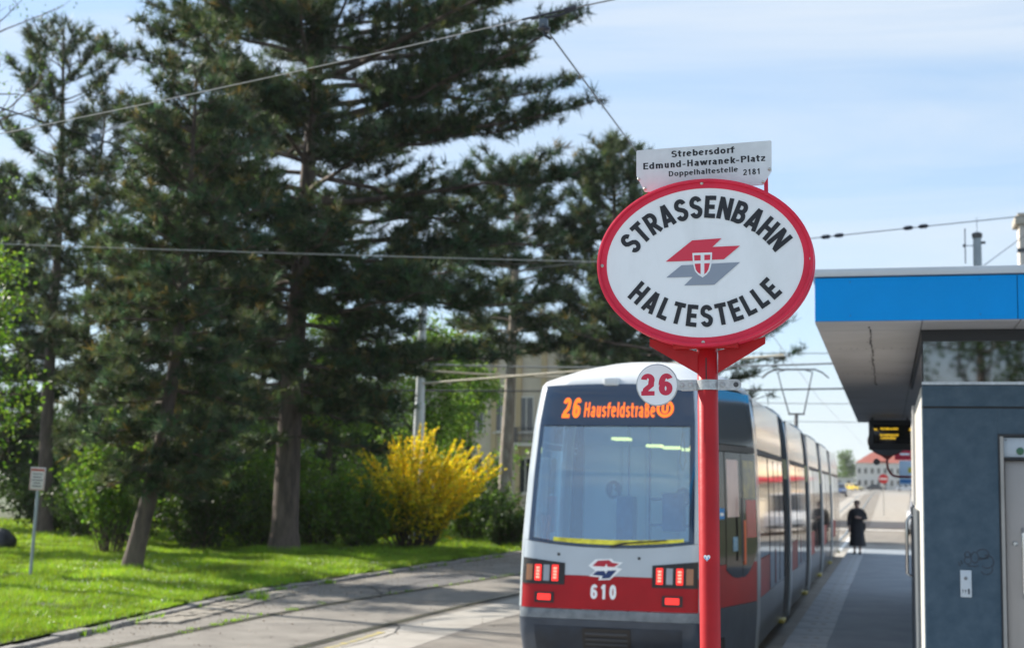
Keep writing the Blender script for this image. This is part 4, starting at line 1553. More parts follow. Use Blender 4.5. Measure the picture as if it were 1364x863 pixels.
# small notice board on the lawn
nb_ = thing('notice_board_post', 'small white notice with red border on a slim grey post in the grass', 'sign', (-15.93, 24.4, -.08), rot=(0, .035, 0))
b = MB()
b.tube([(0, 0, -.2), (0, 0, 2.16)], .032, 10)
b.build('pole', mat('post_grey_blue', (.32, .36, .38), rough=.5, metal=.3), nb_)
b = MB()
b.box(-.165, .165, -.045, -.033, 1.72, 2.16, bev=.004)
bd = b.build('board', mat('notice_white', (.62, .58, .54), rough=.6, var=.05, vscale=6), nb_)
b = MB()
b.box(-.15, .15, -.048, -.0455, 2.085, 2.135)
b.box(-.155, -.145, -.048, -.0455, 1.735, 2.08)
b.box(.145, .155, -.048, -.0455, 1.735, 2.08)
b.box(-.155, .155, -.048, -.0455, 1.728, 1.738)
b.build('print', mat('notice_red', (.42, .10, .07), rough=.6), bd, smooth=0)
b = MB()
for i, w_ in enumerate((.11, .10, .12, .08, .10)):
    b.box(-w_, w_, -.048, -.0455, 2.02 - i * .058, 2.045 - i * .058)
b.build('print', mat('notice_dark', (.16, .15, .15), rough=.6), bd, smooth=0)
# dark sack on the lawn
sk = MB()
bm = bmesh.new()
bmesh.ops.create_icosphere(bm, subdivisions=3, radius=.5)
for v in bm.verts:
    n_ = mnoise.noise(v.co * 2.3) * .12 + mnoise.noise(v.co * 5) * .05
    v.co = v.co * (1 + n_)
    v.co.z = v.co.z * .85 + .36 + (.25 * max(0, v.co.z - .2) if abs(v.co.x) < .2 else 0)
    v.co.z = max(v.co.z, -.02)
sk.bm(bm)
o = sk.build('refuse_sack', mat('black_sack', (.012, .013, .016), rough=.35, bump=.4, bscale=8), smooth=60, loc=(-22.15, 32.6, -.06))
o.scale = (.72, .72, .72)
tag(o, 'black refuse sack lying on the shaded grass', 'sack')

# ================================================================== PERSON
pr_ = thing('person', 'person in long black coat and skirt walking along the platform towards the stop', 'person', (-.93, 45.2, 0))
SKIN = mat('skin', (.52, .34, .27), rough=.55, spec=.4)
COAT = mat('black_cloth', (.014, .014, .018), rough=.85, color2=(.032, .032, .038), vscale=9, bump=.8, bscale=7, stretch=(1, 1, .3))
me = bpy.data.meshes.new('body')
bm = bmesh.new()
sk_l = bm.verts.layers.skin.verify()
NV = {}


def jv(name, p, r, par=None):
    v = bm.verts.new(p)
    v[sk_l].radius = (r, r)
    NV[name] = v
    if par:
        bm.edges.new((NV[par], v))
    else:
        v[sk_l].use_root = True


jv('pelvis', (0, 0, .88), .12)
jv('waist', (0, 0, 1.02), .105, 'pelvis')
jv('chest', (0, .005, 1.22), .125, 'waist')
jv('collar', (0, .01, 1.345), .07, 'chest')
jv('neck', (0, .0, 1.41), .052, 'collar')
jv('head_low', (0, -.02, 1.455), .070, 'neck')
jv('head_mid', (0, -.01, 1.52), .088, 'head_low')
jv('head_top', (0, 0, 1.585), .055, 'head_mid')
for s, n_ in ((-1, 'a'), (1, 'b')):
    jv('sh' + n_, (s * .165, .01, 1.315), .055, 'collar')
    if s < 0:
        jv('el' + n_, (s * .225, .02, 1.07), .043, 'sh' + n_)
        jv('wr' + n_, (s * .235, -.05, .85), .030, 'el' + n_)
        hb, hd = Vector((s * .235, -.075, .78)), Vector((0, -.25, -1)).normalized()
    else:
        jv('el' + n_, (s * .24, .01, 1.09), .043, 'sh' + n_)
        jv('wr' + n_, (s * .11, -.19, 1.10), .030, 'el' + n_)
        hb, hd = Vector((s * .05, -.21, 1.115)), Vector((-1, -.2, .12)).normalized()
    jv('pa' + n_, hb, .030, 'wr' + n_)
    side = Vector((1, 0, 0)) if s < 0 else Vector((0, 0, 1))
    for k in range(4):
        bp = hb + hd * .035 + side * (.017 * (k - 1.5))
        ln = (.07, .08, .076, .06)[k]
        jv('f%d%s' % (k, n_), bp, .009, 'pa' + n_)
        jv('g%d%s' % (k, n_), bp + hd * ln * .6 + Vector((0, -.008, 0)), .0085, 'f%d%s' % (k, n_))
        jv('h%d%s' % (k, n_), bp + hd * ln + Vector((0, .012, 0)), .007, 'g%d%s' % (k, n_))
    jv('t' + n_, hb + Vector((0, -.035, .0)) + hd * .005, .010, 'pa' + n_)
    jv('u' + n_, hb + Vector((0, -.05, 0)) + hd * .045, .008, 't' + n_)
    fwd = -.10 if s > 0 else .14
    jv('hip' + n_, (s * .09, 0, .84), .095, 'pelvis')
    jv('kn' + n_, (s * .085, fwd * .5 - .03, .47), .055, 'hip' + n_)
    jv('an' + n_, (s * .08, fwd, .10 if s > 0 else .15), .036, 'kn' + n_)
    jv('to' + n_, (s * .085, fwd - .15, .035 if s > 0 else .05), .032, 'an' + n_)
bm.to_mesh(me)
bm.free()
tmp = bpy.data.objects.new('body', me)
col.objects.link(tmp)
md = tmp.modifiers.new('skin', 'SKIN')
md2 = tmp.modifiers.new('sub', 'SUBSURF')
md2.levels = md2.render_levels = 1
dg = bpy.context.evaluated_depsgraph_get()
me2 = bpy.data.meshes.new_from_object(tmp.evaluated_get(dg))
bpy.data.objects.remove(tmp)
me2.name = 'body'
me2.materials.clear()
me2.materials.append(SKIN)
me2.polygons.foreach_set('use_smooth', [True] * len(me2.polygons))
body = link_mesh('body', me2, pr_)


def ell_rows(spec, n=28):
    return [[(cx_ + a * math.cos(2 * math.pi * k / n) * (1 + w_ * math.cos(6 * 2 * math.pi * k / n)),
              cy_ + c * math.sin(2 * math.pi * k / n) * (1 + w_ * math.cos(6 * 2 * math.pi * k / n)), z)
             for k in range(n + 1)] for cx_, cy_, a, c, z, w_ in spec]


b = MB()
b.grid(ell_rows([(0, 0, .135, .115, 1.02, 0), (0, 0, .185, .155, .85, .01), (0, .0, .205, .20, .6, .03), (.005, .01, .225, .25, .4, .05), (.01, .01, .245, .29, .245, .07)]))
b.build('skirt', COAT, pr_, 60)
b = MB()
b.grid(ell_rows([(0, .01, .055, .055, 1.40, 0), (0, .01, .085, .085, 1.395, 0), (0, .01, .165, .105, 1.375, 0), (0, .01, .205, .12, 1.33, 0), (0, .005, .20, .14, 1.22, 0), (0, 0, .175, .14, 1.04, 0), (0, 0, .20, .165, .86, .01), (0, 0, .215, .185, .66, .03)]))
b.tube([(-.150, .01, 1.325), (-.215, .02, 1.2), (-.238, .02, 1.07), (-.243, -.05, .86)], [.062, .068, .062, .055], 12)
b.tube([(.150, .01, 1.325), (.225, .015, 1.2), (.252, .005, 1.085), (.19, -.12, 1.095), (.125, -.185, 1.10)], [.062, .066, .062, .058, .05], 12)
b.build('coat', COAT, pr_, 60)
b = MB()
bm = bmesh.new()
bmesh.ops.create_uvsphere(bm, u_segments=20, v_segments=14, radius=1)
for v in list(bm.verts):
    x, y_, z = v.co
    v.co = (x * .092, y_ * .102 + .006, z * .10 + 1.54)
bmesh.ops.delete(bm, geom=[v for v in bm.verts if v.co.y < -.0 and v.co.z < 1.57], context='VERTS')
b.bm(bm)
b.build('hair', mat('dark_hair', (.03, .018, .013), rough=.6), pr_, 60)
b = MB()
for s in (-1, 1):
    b.lathe([(.022, 0), (.022, .004)], 12, Matrix.Translation((s * .03, -.092, 1.53)) @ Matrix.Rotation(R(90), 4, 'X'))
b.box(-.055, .055, -.094, -.090, 1.537, 1.543)
b.build('sunglasses', BLACK, pr_)
b = MB()
b.tube([(0, -.085, 1.525), (0, -.108, 1.492), (0, -.095, 1.482)], [.008, .013, .008], 6)
b.build('nose', SKIN, pr_)
b = MB()
b.box(-.024, .024, -.088, -.080, 1.452, 1.462, bev=.003)
b.build('mouth', mat('lips', (.30, .10, .09), rough=.5), pr_)
for s in (-1, 1):
    b = MB()
    fwd = -.10 if s > 0 else .14
    b.box(s * .085 - .045, s * .085 + .045, fwd - .20, fwd + .07, .0, .075, bev=.028)
    b.build('shoe', mat('shoe_black', (.012, .012, .013), rough=.4), pr_)
b = MB()
b.box(.10, .26, -.05, .06, .72, .95, bev=.03)
b.tube([(.20, .0, .95), (.205, -.02, 1.15), (.16, .0, 1.36)], .010, 6)
b.build('shoulder_bag', mat('bag_dark', (.02, .018, .02), rough=.6), pr_)

# ================================================================== MASTS AND WIRES
GREY_P = mat('mast_paint', (.50, .54, .56), rough=.5, metal=.2, var=.08, vscale=2)
ms_ = thing('catenary_mast', 'tall pale grey overhead-line mast behind the yellow forsythia', 'mast', (-15.1, 45.0, -.1), rot=(0, .012, 0))
b = MB()
b.tube([(0, 0, 0), (0, 0, 4.6), (0, 0, 4.62), (0, 0, 8.6)], [.20, .175, .15, .115], 16)
b.build('pole', GREY_P, ms_)
b = MB()
b.lathe([(.185, 4.58), (.19, 4.6), (.165, 4.66)], 16)
b.build('collar', GREY_P, ms_)
b = MB()
for z in (5.55, 5.75, 7.6):
    b.lathe([(.16, z), (.16, z + .06)], 16)
b.build('clamp', STEEL, ms_)
mr = thing('catenary_mast', 'grey steel mast with thin aerial rising behind the blue kiosk roof', 'mast', (1.93, 32.0, 0))
b = MB()
b.tube([(0, 0, 0), (0, 0, 7.46)], [.15, .085], 16)
b.build('pole', mat('mast_grey', (.33, .37, .40), rough=.55, metal=.2, var=.1, vscale=2), mr)
b = MB()
b.lathe([(.10, 7.40), (.11, 7.46), (.11, 7.50), (.05, 7.53)], 16)
b.tube([(.08, 0, 7.3), (.17, 0, 7.3)], .03, 6)
b.build('cap', DARK_STEEL, mr)
b = MB()
b.tube([(-.08, 0, 7.24), (-.27, 0, 7.24)], .009, 6)
b.box(-.30, -.24, -.02, .02, 7.21, 7.27, bev=.008)
b.tube([(-.25, 0, 6.85), (-.25, 0, 7.62)], .012, 6)
b.tube([(0, 0, 7.5), (0, 0, 7.86)], .005, 5)
b.build('aerial', DARK_STEEL, mr)


def sag(a, c, s, n=14):
    a, c = Vector(a), Vector(c)
    return [a.lerp(c, i / n) - Vector((0, 0, s * 4 * (i / n) * (1 - i / n))) for i in range(n + 1)]


def wire(name, label, pts, r, m=WIRE, group=None, cat='wire'):
    b_ = MB()
    p0 = Vector(pts[0])
    b_.tube([Vector(p) - p0 for p in pts], r, 6)
    o_ = b_.build(name, m, loc=p0)
    tag(o_, label, cat, group)
    return o_


# contact wire along the track and the span wire that carries it
wire('contact_wire', 'overhead contact wire running from the span clamp down behind the name plate', [(-2.7, 11.0, 5.66), (-2.7, 30, 5.66), (-2.7, 60, 5.66), (-2.7, 110, 6.4), (-2.7, 200, 7.6)], .0075)
sw_l = [(-7.79, 11.06, 5.09), (-2.86, 11.06, 5.735)]
d = Vector(sw_l[1]) - Vector(sw_l[0])
p_far = Vector(sw_l[0]) - d * 1.2
span = wire('span_wire', 'bright span wire crossing the top of the trees to an insulated clamp', sag(p_far, (-2.86, 11.06, 5.735), .10), .0045, mat('span_steel', (.42, .42, .41), rough=.35, metal=.5))
wire('span_wire', 'thin span wire leaving the insulated clamp towards the top edge', [(-2.45, 11.06, 5.80), (-1.2, 11.06, 5.98), (1.5, 11.06, 6.36), (6, 11.06, 7.0)], .006)
clampt = thing('wire_clamp', 'dark insulated clamp hanging on the span wire against the sky', 'clamp', (-2.7, 11.06, 5.68))
b = MB()
b.box(-.04, .03, -.025, .025, -.03, .045, bev=.010)
b.build('clamp_block', mat('clamp_grey', (.09, .115, .14), rough=.4, metal=.3), clampt)
b = MB()
b.tube([(-.19, 0, .05), (.26, 0, .125)], .009, 6)
b.tube([(-.0, 0, .055), (.12, 0, .065), (.25, 0, .105)], .010, 6)
b.tube([(.17, 0, .108), (.27, 0, .125)], .020, 8)
b.tube([(-.11, 0, .055), (-.04, 0, .065)], .016, 8)
b.build('insulator', INSUL, clampt)
b = MB()
b.lathe([(.03, -.06), (.055, -.045), (.05, -.03), (.02, -.028)], 14)
b.tube([(-.02, 0, -.03), (.01, 0, -.10), (.06, 0, -.13)], .012, 6)
b.build('wire_grip', INSUL, clampt)
wire('span_wire', 'pale span wire crossing the dark trees behind the oval sign at mid height', sag((-26, 24, 6.98), (-2.7, 24, 5.68), .06, 20), .0075, mat('span_pale', (.30, .32, .32), rough=.4, metal=.3))
wire('black_cable', 'black cable sloping down into the trees at the upper left', sag((-19.4, 9.0, 9.0), (-15.15, 34.9, 9.25), .0, 20), .020, CABLE, cat='cable')
cl2 = MB()
cl2.box(-.10, .10, -.05, .05, -.05, .12, bev=.02)
cl2.tube([(-.1, 0, -.04), (.05, 0, -.12)], .03, 6)
cl2.tube([(-.1, 0, .05), (1.1, 0, .42)], .014, 6)
o = cl2.build('cable_fitting', mat('fitting_blue_grey', (.12, .16, .22), rough=.5), loc=(-16.48, 26.8, 9.17))
tag(o, 'blue-grey fitting on the black cable among the left pines', 'fitting')
# right-hand span with two pairs of insulators
wR = wire('span_wire', 'span wire with black insulators crossing the sky above the blue roof', [(-8, 30.0, 6.6), (-1.51, 30.0, 7.14), (2.9, 30.0, 7.50), (9, 30.0, 8.0)], .010)
for x in (-1.20, -.93, .46, .76):
    ins = MB()
    z = 7.14 + (x + 1.51) * .0845
    p0 = Vector((x + 8, 0, z - 6.6))
    dv = Vector((.10, 0, .0085))
    ins.tube([p0 - dv, p0 - dv * .5, p0 + dv * .6, p0 + dv], [.02, .045, .045, .02], 8)
    ins.build('insulator', INSUL, wR)
wire('stay_wire', 'thin stay wire rising from the grey mast to the pale chimney', [(1.98, 32.1, 6.75), (3.6, 39.6, 8.75)], .012)
# spans from the tall mast
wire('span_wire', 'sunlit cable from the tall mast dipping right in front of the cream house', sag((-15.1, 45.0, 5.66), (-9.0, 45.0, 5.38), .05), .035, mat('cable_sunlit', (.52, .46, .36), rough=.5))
wire('span_wire', 'grey span wire from the tall mast passing just over the tram roof', sag((-15.1, 45.0, 5.86), (4, 45.0, 6.1), .25, 18), .03, mat('span_grey', (.28, .29, .30), rough=.5, metal=.2))
wire('span_wire', 'lower dark span wire in front of the cream house balcony', sag((-22, 47.0, 5.2), (4, 47.0, 5.3), .15, 18), .028, DARK_STEEL)
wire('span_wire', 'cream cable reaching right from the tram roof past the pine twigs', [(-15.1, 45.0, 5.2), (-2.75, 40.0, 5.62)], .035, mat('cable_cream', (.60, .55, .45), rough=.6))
for i, (y_, z, lab) in enumerate(((70, 8.6, 'highest thin wire between tram and canopy in the distance'), (84, 7.0, 'middle thin wire between tram and canopy in the distance'), (100, 6.7, 'lowest thin wire between tram and canopy in the distance'))):
    wire('span_wire', lab, sag((-16, y_, z + .3), (6, y_, z + .1), .3, 10), .02)

# ================================================================== VEGETATION
PINE_L = leaf_mat('pine_needles', (.048, .090, .046), trans=.36, rough=.5, spec=.15, tcol=(.088, .135, .05))
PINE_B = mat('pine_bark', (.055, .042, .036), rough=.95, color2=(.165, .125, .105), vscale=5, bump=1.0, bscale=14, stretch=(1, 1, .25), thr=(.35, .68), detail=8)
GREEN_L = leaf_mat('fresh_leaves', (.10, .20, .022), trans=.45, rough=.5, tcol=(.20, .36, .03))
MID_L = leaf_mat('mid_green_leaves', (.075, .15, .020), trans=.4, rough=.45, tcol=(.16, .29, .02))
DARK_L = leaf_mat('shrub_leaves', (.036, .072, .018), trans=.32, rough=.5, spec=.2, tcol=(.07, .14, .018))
YELLOW_L = leaf_mat('forsythia_flowers', (.88, .72, .020), trans=.40, rough=.6, tcol=(.98, .86, .03))
TWIG_B = mat('twig_bark', (.075, .055, .040), rough=.9, var=.3, vscale=12)
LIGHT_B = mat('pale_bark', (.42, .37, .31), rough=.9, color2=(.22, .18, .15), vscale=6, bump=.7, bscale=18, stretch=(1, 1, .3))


def unit(v):
    return v / np.maximum(np.linalg.norm(v, axis=-1, keepdims=True), 1e-9)


class Tubes:
    """many tapered limbs joined into one mesh"""

    def __init__(self):
        self.V, self.F, self.n = [], [], 0

    def add(self, path, r0, r1, k=5):
        P = np.asarray(path, float)
        m = len(P)
        T = np.gradient(P, axis=0)
        T = unit(T)
        up = np.array([.31, .17, .93])
        if abs(T[0] @ up) > .9:
            up = np.array([1., 0, 0])
        S = unit(np.cross(T, up))
        U = np.cross(S, T)
        rad = np.linspace(r0, r1, m) if not hasattr(r0, '__len__') else np.asarray(r0)
        a = np.arange(k) * 2 * np.pi / k
        V = P[:, None] + (U[:, None] * np.cos(a)[None, :, None] + S[:, None] * np.sin(a)[None, :, None]) * rad[:, None, None]
        self.V.append(V.reshape(-1, 3))
        i, j = np.meshgrid(np.arange(m - 1), np.arange(k), indexing='ij')
        F = np.stack([i * k + j, i * k + (j + 1) % k, (i + 1) * k + (j + 1) % k, (i + 1) * k + j], -1).reshape(-1, 4) + self.n
        self.F.append(F)
        self.n += m * k

    def build(self, name, m, parent):
        if not self.V:
            return None
        me_ = np_mesh(name, m, np.concatenate(self.V), np.concatenate(self.F), smooth=True)
        return link_mesh(name, me_, parent)


def tufts(rng, C, A, size, k=11, width=.105, cone=.75, tint=None):
    """spiky needle tufts: C centres, A axes, size per tuft -> triangles"""
    n = len(C)
    d = unit(A[:, None] * rng.uniform(.25, 1.0, (n, k, 1)) + unit(rng.normal(size=(n, k, 3))) * cone)
    L = size[:, None, None] * rng.uniform(.65, 1.15, (n, k, 1))
    base = C[:, None] - A[:, None] * L * .15 + rng.normal(size=(n, k, 3)) * size[:, None, None] * .10
    w = unit(np.cross(d, rng.normal(size=(n, k, 3)))) * L * width
    tip = base + d * L
    V = np.stack([base - w * .5, base + w * .5, tip], 2).reshape(-1, 3)
    F = np.arange(n * k * 3).reshape(-1, 3)
    if tint is None:
        tint = rng.uniform(.55, 1.3, (n, 1)) * np.stack([rng.uniform(.8, 1.3, n), np.ones(n), rng.uniform(.7, 1.25, n)], 1)
    T = np.repeat(tint, k * 3, axis=0)
    return V, F, T


def leaves(rng, C, size, tint=None, up=.3):
    """diamond leaf faces at C"""
    n = len(C)
    d = unit(rng.normal(size=(n, 3)) + np.array([0, 0, -.1]))
    nrm = unit(rng.normal(size=(n, 3)) + np.array([0, 0, up]))
    w = unit(np.cross(d, nrm))
    s = size[:, None]
    bend = nrm * s * .12
    V = np.stack([C - d * s * .5, C + w * s * .34 + bend, C + d * s * .5, C - w * s * .34 + bend], 1).reshape(-1, 3)
    F = np.arange(n * 4).reshape(-1, 4)
    if tint is None:
        tint = rng.uniform(.6, 1.35, (n, 1)) * np.stack([rng.uniform(.8, 1.25, n), np.ones(n), rng.uniform(.7, 1.2, n)], 1)
    return V, F, np.repeat(tint, 4, axis=0)


def pine(label, base, trunk, r_base, z0, env, seed, whorl=.62, per=5, droop=.0, tip_up=.35, size=.27, dens=1.0, inner=.28, brown=.03,
         up0=.12, group=None, k=11, bark=None, gap=None):
    """black pine.  trunk: list of (dx, dy, z) from the base; env(zfrac-height z, azimuth) -> limb length"""
    rng = np.random.default_rng(seed)
    t = thing('pine_tree', label, 'tree', base, group=group)
    tp = np.array(trunk, float)
    zz = np.linspace(tp[0, 2], tp[-1, 2], 26)
    path = np.stack([np.interp(zz, tp[:, 2], tp[:, 0]), np.interp(zz, tp[:, 2], tp[:, 1]), zz], 1)
    path[1:-1, :2] = (path[:-2, :2] + path[1:-1, :2] * 2 + path[2:, :2]) / 4
    H = tp[-1, 2]
    rad = r_base * (1 - .88 * (zz - zz[0]) / (H - zz[0])) * (1 + .35 * np.exp(-(zz - zz[0]) / .35))
    tr = Tubes()
    tr.add(path, rad, None, 14)
    tr.build('trunk', bark or PINE_B, t)
    limbs = Tubes()
    C, A = [], []
    z = z0
    while z < H - .3:
        n = per + rng.integers(-1, 2)
        a0 = rng.uniform(0, 2 * np.pi)
        for q in range(n):
            az = a0 + q * 2 * np.pi / n + rng.uniform(-.35, .35)
            zb = z + rng.uniform(-.22, .22)
            L = env(zb, az) * rng.uniform(.72, 1.08)
            if L < .25:
                continue
            if gap and gap(zb, az):
                continue
            bx, by = np.interp(zb, zz, path[:, 0]), np.interp(zb, zz, path[:, 1])
            s = np.linspace(0, 1, 9)
            hf = (zb - z0) / max(.1, H - z0)
            rise = (up0 + .55 * hf ** 2) * s - droop * (1 - hf) * s ** 1.5 + tip_up * .5 * s ** 3
            az_c = az + np.cumsum(rng.normal(0, .07, 9))
            dr = L / 8
            px = bx + np.concatenate([[0], np.cumsum(np.cos(az_c[1:]) * dr)])
            py = by + np.concatenate([[0], np.cumsum(np.sin(az_c[1:]) * dr)])
            pz = zb + rise * L + np.cumsum(rng.normal(0, .015 * L, 9))
            P = np.stack([px, py, pz], 1)
            rb = .012 + .0105 * L
            limbs.add(P, rb, .012, 6)
            m = max(3, int(L / .30 * dens))
            inn = inner(zb) if callable(inner) else inner
            for u in rng.uniform(inn, 1.0, m):
                i0 = min(7, int(u * 8))
                f = u * 8 - i0
                p0 = P[i0] * (1 - f) + P[i0 + 1] * f
                dv = unit(P[i0 + 1] - P[i0])
                sd = np.array([-dv[1], dv[0], 0]) * rng.choice([-1, 1])
                dd = unit(dv * rng.uniform(.4, 1.0) + sd * rng.uniform(.3, 1.1) + np.array([0, 0, rng.uniform(-.15, .55)]))
                l2 = (.25 + .30 * L * (1.05 - u)) * rng.uniform(.6, 1.2)
                l2 = min(l2, 1.5)
                Q = np.stack([p0, p0 + dd * l2 * .55, p0 + dd * l2 + np.array([0, 0, .12 * l2])])
                limbs.add(Q, .012, .006, 3)
                nt = max(2, int(l2 / .13))
                for v in np.linspace(.25, 1.0, nt):
                    c = Q[0] * (1 - v) + Q[2] * v + rng.normal(0, .05, 3)
                    C.append(c)
                    A.append(unit(dd + np.array([0, 0, .5])))
            C.append(P[-1])
            A.append(unit(P[-1] - P[-2] + np.array([0, 0, .05])))
        z += whorl * rng.uniform(.8, 1.2)
    for q in range(14):
        C.append(path[-1] + rng.normal(0, .14, 3))
        A.append(unit(np.array([rng.normal(0, .4), rng.normal(0, .4), 1.0])))
    limbs.build('branches', bark or PINE_B, t)
    C, A = np.array(C), np.array(A)
    n = len(C)
    tint = (.40 + 1.35 * rng.random((n, 1)) ** 1.7) * np.stack([rng.uniform(.75, 1.4, n), np.ones(n), rng.uniform(.7, 1.3, n)], 1)
    br = rng.random(n) < brown
    tint[br] = np.array([3.6, 1.7, 1.2]) * rng.uniform(.5, 1.0, (br.sum(), 1))
    V, F, T = tufts(rng, C, A, size * rng.uniform(.75, 1.2, n), k=k, tint=tint)
    link_mesh('crown', np_mesh('crown', PINE_L, V, F, T), t)
    return t, n * k


def shrub(name, label, cat, base, h, spread, ncane, leafm, leaf_size, per_m, seed, lo=.12, group=None, arch=.35, second=None, tint=None, ell=(1, 1),
          sub=3, stick=0.0, bias=(0, 0), ragged=.62):
    """many arching canes from one base, leaves or flowers along them"""
    rng = np.random.default_rng(seed)
    t = thing(name, label, cat, base, group=group)
    canes = Tubes()
    C = []
    for i in range(ncane):
        az = rng.uniform(0, 2 * np.pi)
        out = spread * math.sqrt(rng.random()) * rng.uniform(.7, 1.1)
        hh = h * (1 - .45 * (out / spread) ** 2) * rng.uniform(ragged, 1.08)
        b0 = np.array([math.cos(az) * out * .22 * ell[0], math.sin(az) * out * .22 * ell[1], 0])
        e = np.array([math.cos(az) * out * ell[0] + bias[0] * hh, math.sin(az) * out * ell[1] + bias[1] * hh, hh])
        s = np.linspace(0, 1, 8)[:, None]
        P = b0 * (1 - s) + e * s
        P[:, 2] = hh * (s[:, 0] * (1 + arch) - arch * s[:, 0] ** 2.2)
        P += rng.normal(0, .025, P.shape)
        canes.add(P, .014, .004, 4)
        segs = [(P, 1.0)]
        for q in range(sub):
            u = rng.uniform(.25, .95)
            i0 = min(6, int(u * 7))
            p0 = P[i0]
            dv = unit(P[i0 + 1] - P[i0])
            dd = unit(dv + rng.normal(0, .5, 3) + np.array([0, 0, .15]))
            l2 = h * rng.uniform(.10, .28)
            Q = p0 + np.linspace(0, 1, 4)[:, None] * dd * l2
            canes.add(Q, .006, .003, 3)
            segs.append((Q, .3))
        for Q, w_ in segs:
            ln = np.linalg.norm(Q[-1] - Q[0])
            m = max(3, int(ln * per_m))
            u = rng.uniform(lo if w_ == 1.0 else 0, 1, m) * (len(Q) - 1)
            i0 = np.minimum(u.astype(int), len(Q) - 2)
            f = (u - i0)[:, None]
            C.append(Q[i0] * (1 - f) + Q[i0 + 1] * f + rng.normal(0, leaf_size * (.55 - .3 * stick), (m, 3)))
    canes.build('stems', TWIG_B, t)
    C = np.concatenate(C)
    n = len(C)
    sz = leaf_size * rng.uniform(.7, 1.3, n)
    if second is not None:
        pick = second[1](C, rng)
        V, F, T = leaves(rng, C[pick], sz[pick])
        link_mesh('foliage', np_mesh('foliage', second[0], V, F, T), t)
        C, sz = C[~pick], sz[~pick]
        n = len(C)
    tn = None
    if tint is not None:
        tn = tint(rng, n)
    V, F, T = leaves(rng, C, sz, tn)
    nm = 'blossom' if leafm is YELLOW_L else 'foliage'
    link_mesh(nm, np_mesh(nm, leafm, V, F, T), t)
    return t


def broadleaf(label, base, h, r_base, z0, spread, seed, leafm, leaf_size, nleaf, lean=(0, 0), nlimb=16, bark=None, depth=3, up=.45, dens_z=None,
              name='broadleaf_tree', group=None, only=None, clump=.16):
    """deciduous tree: trunk, forking limbs, leaf clumps round the twig ends"""
    rng = np.random.default_rng(seed)
    t = thing(name, label, 'tree', base, group=group)
    tr, lb = Tubes(), Tubes()
    zz = np.linspace(0, h, 16)
    path = np.stack([lean[0] * (zz / h) ** 1.3 + np.cumsum(rng.normal(0, .02, 16)), lean[1] * (zz / h) ** 1.3 + np.cumsum(rng.normal(0, .02, 16)), zz], 1)
    tr.add(path, r_base * (1 - .85 * zz / h), None, 12)
    tr.build('trunk', bark or TWIG_B, t)
    ends = []

    def grow(p, d, L, r, lev):
        n = 6
        P = [p]
        dd = d.copy()
        for i in range(n):
            dd = unit(dd + rng.normal(0, .16, 3) + np.array([0, 0, .05]))
            P.append(P[-1] + dd * L / n)
        P = np.array(P)
        lb.add(P, r, r * .45, 5 if lev > 1 else 3)
        if lev <= 1:
            for q in P[2:]:
                ends.append(q)
            return
        for i in range(2 if lev == 2 else 3):
            u = rng.integers(2, n + 1)
            nd = unit(dd * .8 + unit(rng.normal(size=3)) * .75 + np.array([0, 0, .12]))
            grow(P[u], nd, L * rng.uniform(.45, .65), r * .5, lev - 1)
        grow(P[-1], dd, L * .5, r * .45, lev - 1)

    for i in range(nlimb):
        zb = z0 + (h - z0) * (i + rng.random()) / nlimb
        az = rng.uniform(0, 2 * np.pi) if only is None else rng.uniform(*only)
        L = spread * (1.05 - .6 * (zb - z0) / (h - z0)) * rng.uniform(.6, 1.05)
        b0 = np.array([np.interp(zb, zz, path[:, 0]), np.interp(zb, zz, path[:, 1]), zb])
        grow(b0, unit(np.array([math.cos(az), math.sin(az), up])), L * .62, r_base * .38 * (1 - .6 * zb / h), depth)
    lb.build('branches', bark or TWIG_B, t)
    E = np.array(ends)
    w = np.ones(len(E)) if dens_z is None else np.array([dens_z(q[2]) for q in E])
    idx = rng.choice(len(E), nleaf, p=w / w.sum())
    C = E[idx] + rng.normal(0, clump, (nleaf, 3))
    V, F, T = leaves(rng, C, leaf_size * rng.uniform(.6, 1.3, nleaf))
    link_mesh('crown', np_mesh('crown', leafm, V, F, T), t)
    return t


TRI = 0
# ---- the big pine beside the loop track
def env_big(z, az):
    e = np.interp(z, [2.8, 4.5, 6, 8, 11, 14, 17, 19.5], [2.2, 4.3, 5.9, 7.3, 7.4, 6.7, 4.8, .6])
    return e * (.93 + .16 * math.cos(az))


_, n_ = pine('tallest black pine with a thick straight trunk at the grass edge', (-15.4, 35.1, -.10),
             [(0, 0, -.1), (.05, 0, 4), (.2, 0, 8), (.35, 0, 11), (.62, 0, 15), (.7, 0, 19.5)], .37, 3.2, env_big, 11, whorl=.60, per=5,
             droop=.30, tip_up=.25, size=.30, dens=2.0, inner=lambda z: .12 if z < 8.0 else .25, up0=.08, k=15, brown=.04)
TRI += n_


# ---- leaning dense pine in front of it
def env_lean(z, az):
    return np.interp(z, [1.8, 3.2, 5, 7, 9, 10.0, 10.8], [1.3, 2.0, 2.1, 2.0, 1.75, 1.2, .3])


_, n_ = pine('dense bushy pine on a leaning trunk near the white notice', (-15.4, 27.2, -.07),
             [(0, 0, -.1), (.25, 0, 1.1), (.55, 0, 2.3), (.8, .1, 4.5), (.95, .1, 7.5), (1.0, .1, 10.7)], .20, 2.0, env_lean, 22, whorl=.42, per=6,
             droop=.34, tip_up=.2, size=.25, dens=3.0, inner=.15, brown=.06, up0=.05, k=14)
TRI += n_


# ---- open-crowned pair at the left
def env_l1(z, az):
    return np.interp(z, [5.0, 7, 9, 11, 13, 15, 16.6, 17.6], [1.3, 1.8, 2.0, 2.1, 2.3, 1.9, 1.0, .3])


